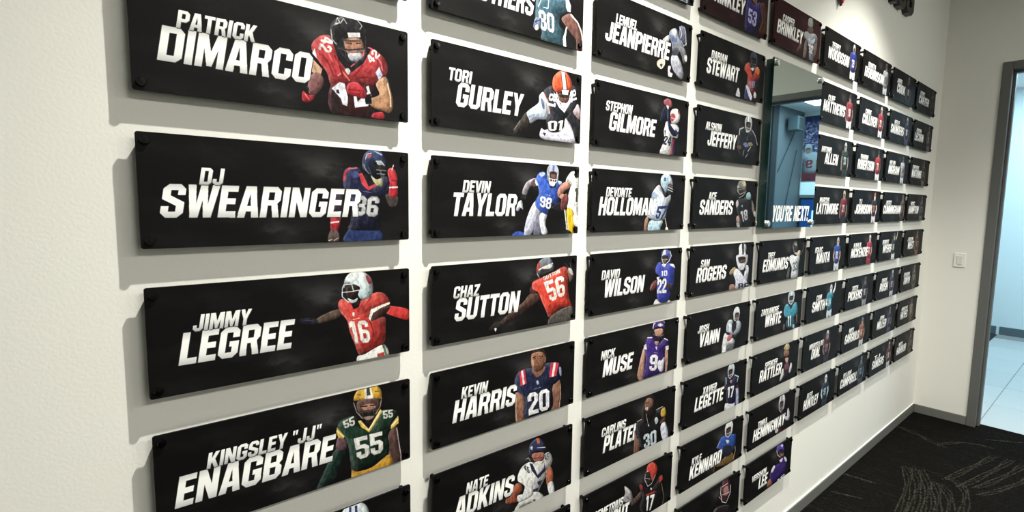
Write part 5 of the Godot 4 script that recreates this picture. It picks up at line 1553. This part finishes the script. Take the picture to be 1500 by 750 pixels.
		["w","2c2438",1.2,[176.6,13.5,179.8,26.4,193.4,29.5,207,29.8,209,16.5]],
		["w","b0acc0",0.9,[176,21.4,187.2,25.8]],
		["w","b0acc0",0.9,[197.8,28.3,209.2,26.5]],
		["s","1c1630",[179.9,27.3,205.5,30.4,198.3,35.6,187.8,34.8]],
	],
	Vector2i(2, 3): [
		["g","9c7060","6a4638",[131.5,56,141.3,73.8,149.2,81.8,145.9,99.8,131.7,99.6,131.4,78.4]],
		["g","6a4438","4a2e26",[207.7,51.6,224.1,53.9,226.7,66.5,218.7,70.3,208.4,61.6]],
		["g","e4e6f4","b8bcd4",[210.7,72.1,226.7,66.5,239.1,99,222.6,101.3]],
		["g","1c1b1f","101013",[138,42.8,149.6,39.3,164.2,32.7,190.6,35.6,206.2,31.7,221,34.4,225.6,52.3,208.4,61.6,209.5,99.4,157.7,96.7,143,76.2,135.9,57.2]],
		["g","d8b03c","b08c28",[210.7,39.6,222.8,35.8,227.3,52.7,212.5,51.9]],
		["w","d0d0d8",1.2,[195.2,33.8,214.4,32.7]],
		["w","c8c8d0",1.2,[137.9,41.8,151.1,40.6]],
		["g","241c1a","161210",[154.5,47.2,150.3,27.2,158.2,10.4,166.8,3,182.4,6.6,191,18.3,194,38.3,176.2,53]],
		["g","a07462","5a3c32",[159.6,18.3,162.5,7.6,173,5.4,184.4,12.8,185,22.6,171.7,30.8,162.3,27.4]],
		["w","1c1412",1.3,[160.8,12.9,172.1,14.7]],
		["s","d0b8ae",[160.5,22.3,169.6,22.6,166.9,28.6]],
		["s","121013",[159.2,3.1,169.6,-0.1,188.6,6.2,194.1,17.1,179.4,7.8]],
		["w","d8d8d8",0.8,[164.3,34.6,171.9,57.6]],
		["s","e4e4e8",[170.9,56.4,174.7,57.4,173,60.8]],
		["s","c8ccd8",[191.1,51.2,197.9,49.1,203.2,57.3,195.6,62.1]],
		["n","c4d0dc","30",[157.7,72.8,198.9,72.8,200.9,100.8,162.5,100.1]],
	],
	Vector2i(2, 4): [
		["g","6a4c42","3e2c28",[129.7,55.7,144,51.5,157.2,46.8,160.4,57.5,144.8,64.5,131.5,65.8]],
		["g","c8c4c8","7a7880",[105.3,40.4,110.7,33.1,107.7,21.2,112.4,21.3,128.6,36.4,133.9,54.1,127.5,58,106.8,47.1]],
		["w","e8e8ea",0.9,[111.3,22.5,123.9,37.9]],
		["w","2a2a2e",0.9,[114.6,40.7,124.6,50.7]],
		["g","1d191a","121011",[152.7,34,173.3,42.9,189.4,53.5,207.1,45,217.1,35.2,228.5,44.1,232.1,73.7,224.2,96,208.3,100,171.5,94,155.5,78.1,161.7,58]],
		["s","a8303c",[152.6,32.4,160.2,35.1,161.3,45.1,154.4,41]],
		["p","b83a30",[214.6,37.6,224,37.5,226,46.5,215.5,51.2]],
		["p","b02c26",[173.1,58.9,203,61.6,203.8,65.2,174,62.5]],
		["w","9a8a80",1,[222.5,53.6,232.8,84.1,229.8,98.1]],
		["n","efeff2","17",[175.1,62.9,202.1,68.2,194.9,96.5,175.2,92.2]],
		["g","e2503c","b02c28",[172.5,12.1,177,2.4,189.7,0.9,203.3,9.3,207.5,20.5,203.5,30.6,193.7,40.3,184.8,24.3]],
		["s","26201f",[170.4,17.8,181.7,16.8,187.8,30.2,183.3,39.9,172.7,34.6]],
		["w","dfdcdc",1.3,[169.1,17.4,168.5,28.4,178.5,44.7,191.2,42.7,200.8,29.7]],
		["w","dfdcdc",1,[170.2,14.5,179,14.3]],
		["w","c8c0c0",0.9,[169.6,25.6,185.4,32.6]],
		["s","d8d8dc",[186.6,50.8,191.9,52.7,190.1,57]],
	],
	Vector2i(3, -3): [
		["g","332c7c","262060",[164.2,101.4,158.9,76.9,162.2,47.4,170.1,35.9,194.5,42.7,217.4,31.6,233.4,39.8,227.3,69,208,90.9,197.3,102]],
		["g","5a2c20","421e16",[220.6,37.4,237,29,252.1,46.6,258,89.3,235.9,96.1,222.3,87.9,231.4,62.5]],
		["n","c8c4f0","53",[172.2,53.5,209.4,54.4,206,84.8,172.2,81.4]],
		["s","8a5c50",[186.4,35,202.3,27.8,206,37.7,199.1,40.5]],
		["h","3a2a80","d8d4e0","6a4438","",[196,16.4,25,31.3,-0.2]],
	],
	Vector2i(3, -2): [
		["g","4a5494","2c3060",[175.1,96.7,179.1,71.2,197.3,73.4,210.8,93.4,200.8,101.6,182.9,102.3]],
		["p","dcdce8",[177.6,73.1,188.1,71.5,208.8,92,204.4,101.1,194.4,94]],
		["s","e0e0e4",[139.1,98.4,145.8,82.8,153,86.6,156.3,99.3]],
		["s","e0dcdc",[213.3,84.6,220.2,80.2,227,89.5,218.1,93.3]],
		["g","24222c","16151c",[217.2,56.9,234.6,47.3,238.7,63.8,231.6,82,219.7,76.9]],
		["g","d8503c","b03a34",[168.5,41.6,175.8,29.6,191.4,26,202.3,40.8,220.8,27.6,234.5,32,238.1,45,228.1,55.2,217.8,61.9,215.1,84.3,198.1,80,184.2,68.7,183.9,52.2]],
		["s","f07c3c",[214.2,33.8,226.5,28.3,235.2,37,224.8,43.8]],
		["p","1c1a24",[192,30.9,217,26.5,211.7,42.6,203.5,50.6]],
		["n","8c90b8","28",[187.2,64.1,217.4,58.5,215.5,72.4,194.2,77.2]],
		["h","2c3450","5a6078","1a1618","",[206.6,17.5,34,32.6,-0.1]],
		["s","e8e4e8",[194.4,35.5,210.4,32.7,204,39.7]],
	],
	Vector2i(3, -1): [
		["g","23272e","15181e",[158.1,41.8,164.6,26.9,185.8,23.2,199,33.1,213.6,25.2,230.5,33.3,243.6,52,245.3,78.5,217.8,87,172.9,83.5,157.6,65.5]],
		["w","c0c4c8",2.4,[162,41.4,163.3,30.2,179.4,25.4]],
		["w","b0b4bc",2,[217.2,26.4,232.9,38.1,244.1,55.3]],
		["s","6a4a40",[154.4,65.8,170.5,62.9,174.5,69,161.5,70.8]],
		["s","8c7c60",[200,55.6,217,52.6,223.1,58.7,207.7,61.5]],
		["s","6a7cb0",[181.7,58.8,193.1,54.6,204.2,61.8,190.9,64.5]],
		["w","c8c8cc",1.6,[202.2,73.4,214.8,62.6]],
		["w","a8a8b0",1.6,[182.9,82.8,186.6,71.3]],
		["w","b8b8c0",1.6,[195.1,85.2,202.8,78.2]],
		["w","9a9ca4",1,[196.6,41.4,196.5,49.5]],
		["h","b8c4c4","c8ccd0","3c2c2a","e8ecec",[199.3,16.1,33.9,33.4,0]],
		["s","c8d0d8",[188.5,30.9,203.7,29.4,197.4,34.1]],
	],
	Vector2i(3, 0): [
		["g","8a8078","5c564e",[225,47.3,237,42.6,252.4,63.5,255.6,75.6,243.6,69.6]],
		["s","b08880",[170.9,76.7,187.1,75.4,186.9,87,172.2,88.3]],
		["s","9ca4ac",[172.4,89.8,187.4,91.4,185.5,100.2,176.5,100]],
		["s","9a9ca4",[243.4,68.1,254.4,66.5,256,78.7,247.6,75.6]],
		["g","23242a","15161b",[166.1,48,172.6,40.7,199.1,37.3,213,25.3,229.4,32.4,234.2,45.7,238,75.6,244.2,99.8,191.5,100.3,183.2,81.2,169.2,62.3]],
		["g","a8d0dc","4c7c88",[208.7,28.4,220.6,24.4,229.2,30.9,228.8,39.8,214.9,41.5,208.1,35.7]],
		["s","c8c0cc",[164.6,48,171.3,42.1,175.4,52.2,168.7,58]],
		["n","b4b4bc","18",[184.5,66.6,215.8,61.4,220.7,82.9,197.8,89.4]],
		["s","7090a8",[187.5,53.5,194.9,52.7,194.1,58.6]],
		["w","b0a898",1.6,[176.7,37.7,195.4,31.6,206.5,22.6]],
		["g","9a9484","3c3a38",[167.7,23.6,170.1,6.4,182.9,1.9,201,2.4,206.9,13.8,203.6,24.1,189,28.8,175.8,30.6]],
		["s","c8c0a8",[187.6,4.3,199.5,3.1,204.4,11,191.6,12.8]],
		["s","2a2828",[174.5,19.1,187.7,17.3,194.4,22.9,180,28.3]],
		["w","b8b8b4",1.1,[166.5,13.6,169.1,23.5,178.8,30.5,200.7,24.9]],
		["w","9c9c98",0.9,[171.9,22,199.7,16.9]],
		["s","b8bcc0",[165.9,13.6,173.8,12.7,174.3,17.7]],
	],
	Vector2i(3, 1): [
		["g","b08478","885c50",[157.3,99.2,157.8,89.8,168.4,86.8,181.7,92,179.4,99.7]],
		["s","18181c",[155.4,67.7,171.1,68.9,184.1,85.8,166.9,87.5,157.1,83.5]],
		["g","b8a878","8c7c54",[153.3,62.8,160.2,55.5,175.4,51.1,182.6,58.7,170.8,65.7,158.4,67.1]],
		["g","e8e8f2","b8bcd4",[170.8,65.7,180.7,55.4,195.6,59.6,213,68.9,225.2,60.1,234.8,55.9,239.2,69.3,235.6,90.3,257.3,98.8,223.4,99.8,185.8,100.3,182,80.9]],
		["p","24222c",[199,61.5,220.4,61.4,218.8,75.8,209.9,70.3]],
		["n","2a2c34","86",[194.1,88.3,246,91.2,247.8,106.2,195.6,101.3]],
		["s","d0d4e8",[222.6,51.8,234.3,51.8,238.6,64.3,229.6,68.6]],
		["g","f0f2f6","b8bcc8",[178.5,28.4,189.8,24.3,189,8.5,198.6,2.5,215,3.5,223.1,9.9,221.7,25.1,231.6,29.7,230.2,45.8,214.8,56.1,195.2,56.4,183.5,44.5]],
		["p","1a1a22",[201.2,2.6,211,2.7,211.9,26.2,205.6,25.9]],
		["s","5c4038",[189.1,31.4,218.4,31.4,221.4,42,206.9,45.2,192.9,41.9]],
		["s","241c1c",[190.6,30.7,218.4,31.4,217.4,37,192.9,36.4]],
		["w","e4e6ec",1.3,[180.6,27,187.4,44.7,208,54.1,223.6,47,229.6,27.2]],
		["w","d8dae0",1,[189.1,45.6,223.5,46.2]],
		["s","d4d8e0",[189.4,48,217.1,48.2,215.2,59.4,195.5,58.8]],
	],
	Vector2i(3, 2): [
		["g","e8e8ea","b4b8c0",[140.1,79.9,146.1,60.6,159.3,60.9,191.6,77.9,191.1,88.3,169,88.1,145.6,101.2,139.9,99.3]],
		["g","6c7074","4c5054",[157.1,86.1,189.2,87.1,189,100.1,158.6,100.1]],
		["p","e8eaec",[142.3,85.3,157,85.2,156.9,99.8,141.3,100.4]],
		["g","c4d0dc","8c98a8",[153.4,51.5,155.2,38.2,164.4,31.8,179.9,34.7,186.7,49.4,197.5,38.8,213.4,41,219.3,52.4,211,65.2,190.6,69.1,176.5,65.2,159.1,59.1]],
		["p","22242c",[177,39.5,197.9,42.4,196,56,183.2,64.5,177.1,55]],
		["s","e8ecf2",[163.6,39.4,174,42.5,173.8,56.2,167.2,56.9]],
		["s","22242c",[152.2,56.4,169.3,60.7,166.5,65.4,156.2,62.1]],
		["s","22242c",[182.2,70.4,200.9,68.9,198.1,74.6,184.4,75.1]],
		["g","d87c80","a84c54",[159,72.8,164.8,65.1,178.3,65.5,182.3,71.3,171.2,78.1,161.1,77.4]],
		["h","e8ecf0","a8a8ac","4a3a34","",[195,23.8,29.7,34.2,0.4]],
	],
	Vector2i(3, 3): [
		["g","e8e6ee","b8b6c4",[166.9,101.7,166.9,85.8,178.7,86,210.4,91,208.5,104.9,180.5,102.4]],
		["s","5a3430",[153.2,42.5,163.7,41.3,166.6,52.4,158.3,52.3]],
		["g","b8c0d8","8890b0",[210.4,60.4,222.7,59.5,229.4,101,216.9,101.6]],
		["p","283a7c",[206.7,65,212.5,62.7,216.8,100.7,210.8,100.4]],
		["s","4a2c28",[207.8,52.7,222.2,54.9,221.1,61,210.4,60.4]],
		["g","20243c","14172a",[160.7,28.5,172.1,25.6,185.5,39,199.9,29.6,217.6,30.6,224.7,45.5,210.4,60.4,210.4,91,178.8,86.9,168.6,70.4,170.1,53.2,160.3,40.5]],
		["w","b8cce0",2.4,[163.7,25.6,167,40.2]],
		["w","b0d0dc",2.6,[203.2,27.6,219.8,34.6,215.8,45.4]],
		["n","f0f0f4","17",[174.1,49.7,203.1,51.6,200.2,77.8,175.7,73.8]],
		["h","c8d4e4","d0d4dc","2c2020","",[185.2,15.2,31.5,34.1,-0.3]],
		["s","c08c8c",[182.8,36.6,192.1,36.8,188.4,44]],
	],
	Vector2i(3, 4): [
		["g","7c5c30","54401e",[162.7,82.4,204,72.9,225,92.5,207,99.8,145.9,89.6]],
		["w","b8a070",2,[220.4,51.9,226.3,76.5,218.8,93.8]],
		["w","8a5c48",3,[138.9,77.9,132,94.4]],
		["g","3058b8","1e3878",[141.2,44.3,156.9,27.1,177.6,26.8,212,33.3,225.3,40.4,224.8,63,210.4,74.9,173.3,69.9,153.5,51.2]],
		["s","1a1c2c",[171.2,50.2,208.9,61.5,204.8,79.6,173.6,73.2]],
		["w","b8b8c4",1.6,[141.2,44.3,154.7,34.3]],
		["s","d8d4d4",[178.9,38.2,194.5,42.8,189.1,49.2]],
		["h","eceef0","b8bcc4","3a2a28","",[190.4,16.1,37.7,37.7,-0.1]],
	],
	Vector2i(3, 5): [
		["g","241c20","161215",[138.1,59.6,158.9,53.5,209.4,67.9,235.4,92.5,255.1,140.3,141.5,93.8]],
		["g","5c3038","30181e",[172.7,18.4,175.5,2.9,190,-6.3,207.5,9.2,216.9,31.8,203.6,56,175.6,45.6]],
		["s","a86c6c",[181.6,19.2,199.4,18.4,206.1,37.6,188.1,38.3]],
		["w","e4e0e0",1.8,[169.6,10.3,168.9,24.1,178.1,48.9,197,58.4,213.2,40.2,213.4,20.9]],
		["w","e8e4e4",1.6,[176.5,12.7,198.8,12.2]],
		["w","d8d4d4",1.2,[178.6,32.4,210.6,36.8]],
		["w","e0dcdc",1.2,[163.1,31.5,175.3,43.1]],
		["w","c8c4c8",1,[146.6,59.4,154.9,56.7]],
	],
	Vector2i(4, -3): [
		["g","6a4c44","4a322c",[124.3,92.7,135.7,77.4,152.3,64.7,150.8,83.8,131.6,95]],
		["g","8a8078","5c544c",[163.7,104.1,163.3,73.8,174.7,56.4,180.9,78,175.3,102]],
		["g","8a7068","5c4a44",[220.3,62.6,238,47.3,237.9,74.8,225.1,89]],
		["g","a8aab0","686a74",[160.7,44.2,173.9,37.6,191.3,39.6,215.3,34.5,233.4,36.6,240.5,46.8,220.3,62.6,224,97,202.3,101.9,188,76.6,180.1,59.1,160.2,55.6]],
		["s","c0d4e0",[183.5,50.8,203.5,52.4,222.2,44.7,219.3,57,194.9,59.9]],
		["n","d8d8dc","52",[188.4,65.1,217.9,63.1,213.9,83.3,189.3,84.1]],
		["p","2a2028",[182,70.2,191.4,68.3,196,94.4,188.2,92]],
		["s","6a5048",[175.3,31.7,193.5,23.9,208.5,24.5,207.7,34.2,186.3,38.8]],
		["g","b0b4ac","8c908c",[178.1,19.7,180.8,7.7,194.8,3.6,206.4,7.6,207.8,20.8,193.9,26.6,181.5,25.6]],
	],
	Vector2i(4, 1): [
		["g","6a6864","42403e",[151.3,98.2,156.4,76.7,168.1,70.2,167.3,92.1,162,99]],
		["g","d8c8b0","a89878",[202.3,40.9,213.9,30.3,225.6,33.7,221.5,49.4,211.8,58.2]],
		["w","7a6c50",2,[227,42.2,240.8,29.7,240.2,12.7]],
		["g","e8ecf0","b8c0c8",[160,46,176,39.5,194.1,44.2,216.3,45.4,224.4,53.3,217.8,67.9,218.5,98.9,179,98.6,179.5,74.6,166.3,59.1]],
		["n","5a6a6c","33",[181.5,60,211.8,58.2,213.2,80.7,185.2,83.3]],
		["s","2a2a30",[179.8,36.1,201.6,36.2,198.2,42.5]],
		["g","4c4a40","1e1e20",[175.6,23.1,180,10.5,192.3,6.3,206.6,13.3,210,28.3,201.7,37.2,188.5,36.5]],
		["s","a8a48c",[185.1,15.2,195.3,11,200.9,18.6]],
		["w","b8b8b4",1.2,[179.3,19.6,185.7,32.7,201.6,36.2]],
		["s","c8ccd4",[188.5,36.5,203.8,36.3,200.1,40.8]],
	],
	Vector2i(4, 2): [
		["s","7c5c50",[153.6,94.6,151.6,81.3,159.9,80.6,159.8,93.6]],
		["s","7c5c50",[224.9,64.7,231.5,63.6,233.7,85.1,229.4,86.4]],
		["g","2c5c70","1e4454",[169.3,72.5,207.4,66.2,220.8,94.9,176.6,92.3]],
		["g","4ca4c0","2f8099",[149.5,47.7,154.9,33.5,171.2,29.9,190.6,43.3,210.5,30.5,227,36.2,233.2,60,216.4,67.4,199.3,70.9,166,64.6,154.3,57.5]],
		["p","24384a",[173.9,33,206.3,32,191.2,47.2]],
		["n","dcecf2","11",[174.1,61.9,195.8,62.9,200.3,91,179.5,89]],
		["s","8cb8c8",[207.5,89.1,217.6,88.6,219.2,98.5,210.1,97.1]],
		["h","b8ccd8","d8dce4","3c3030","e0ecf0",[188.4,15.9,41.9,36.2,0.1]],
	],
	Vector2i(4, 3): [
		["g","e8e4e4","c0bcc0",[152,90.1,156.5,77.7,164.7,62.2,176.6,70.3,172.4,84.8,158.7,92.4]],
		["g","e0e0e4","b4b4bc",[203.9,77.7,208.2,63,213.6,55.3,222.1,63.8,217.3,78.4,209,82.6]],
		["g","3c2030","261420",[171.6,65.5,178.1,51.5,199.8,51.8,206.8,62.8,201.9,79.3,197,89.9,183.8,89.1,176.2,81.7]],
		["g","7a4858","54303c",[180.9,55.8,198.2,55.3,204.9,70.1,180.8,69.2]],
		["g","a87c68","6a4438",[168.2,28.7,168.6,17.4,185.6,16.6,199.1,24.7,197,33.9,179.6,33.6]],
		["s","c8a090",[176,37.7,195.7,39.4,191,51.1,181.9,48.4]],
		["g","c8bc84","94885c",[165.5,11.2,172.7,2,185.3,0.3,198.1,7.2,198,17.8,181.7,18.8]],
		["w","e8e4c8",1.4,[179.1,2.2,181.8,14]],
	],
	Vector2i(4, 4): [
		["g","5c2c2c","3c1c1e",[163.5,96.7,165.2,79.6,199.4,77,218.5,86.1,215.7,97.3,180.7,97.6]],
		["g","24222a","16151a",[160.8,78.4,173.8,50.7,200.5,55.6,216.5,73.6,219.8,94.4,179.8,91.4]],
		["g","e4dce8","b8b0bc",[198.1,68.8,199.2,61.2,211,66.2,211,52.4,216.4,43.8,228.9,60.9,228.2,76.7,217.5,79.9]],
		["s","c8c4c8",[146,91.7,148.9,82.9,162,86.5,159.1,95.4]],
		["h","d8d4d8","9a98a0","3a3038","5a585e",[174.6,21.8,37.8,48.3,-0.2]],
	],
	Vector2i(4, 5): [
		["g","b07058","84503c",[121.1,94.8,125,78.6,140.5,79.5,151.5,90.7,143,96.6]],
		["g","3c2880","281a58",[132.1,63.4,148.6,48.4,168.1,51.7,187.1,48.9,212.4,41.8,231,53.8,231.4,78.4,219.6,89.8,174.5,95.7,148.7,92.7,133.8,75.7]],
		["s","e8e4ec",[137.3,56.4,151.7,47.9,159,54.7,144.7,64.7]],
		["s","e0dce8",[212.6,43.4,227.4,52.7,228.9,62.3,217.8,55.7]],
		["s","1a1618",[156.3,36.1,178.4,34.2,187.5,52,167.7,48.6]],
		["n","e0dcec","16",[174.5,95.7,223.4,92.6,225.1,103.9,185.7,105.5]],
		["s","d8d4dc",[183.2,44.7,202.6,43.3,197.6,53.8]],
		["g","6a5cc0","403090",[162.3,11.4,166.7,-2,185.8,-3.7,204.1,9.2,209.7,24.4,188.8,16.6,170.1,21.2]],
		["s","e4def0",[186.9,4.1,200.4,6.6,194.7,12.4]],
		["w","d8d4dc",1.8,[162.3,11.4,170.8,25.9,188.6,37.4]],
		["s","8a5c4c",[179.5,19.7,206.5,24.9,205.1,38.1,188.2,34.3]],
		["s","2a2024",[179.3,18.1,208.3,24,207.4,31.3,183.6,25.4]],
	],
}
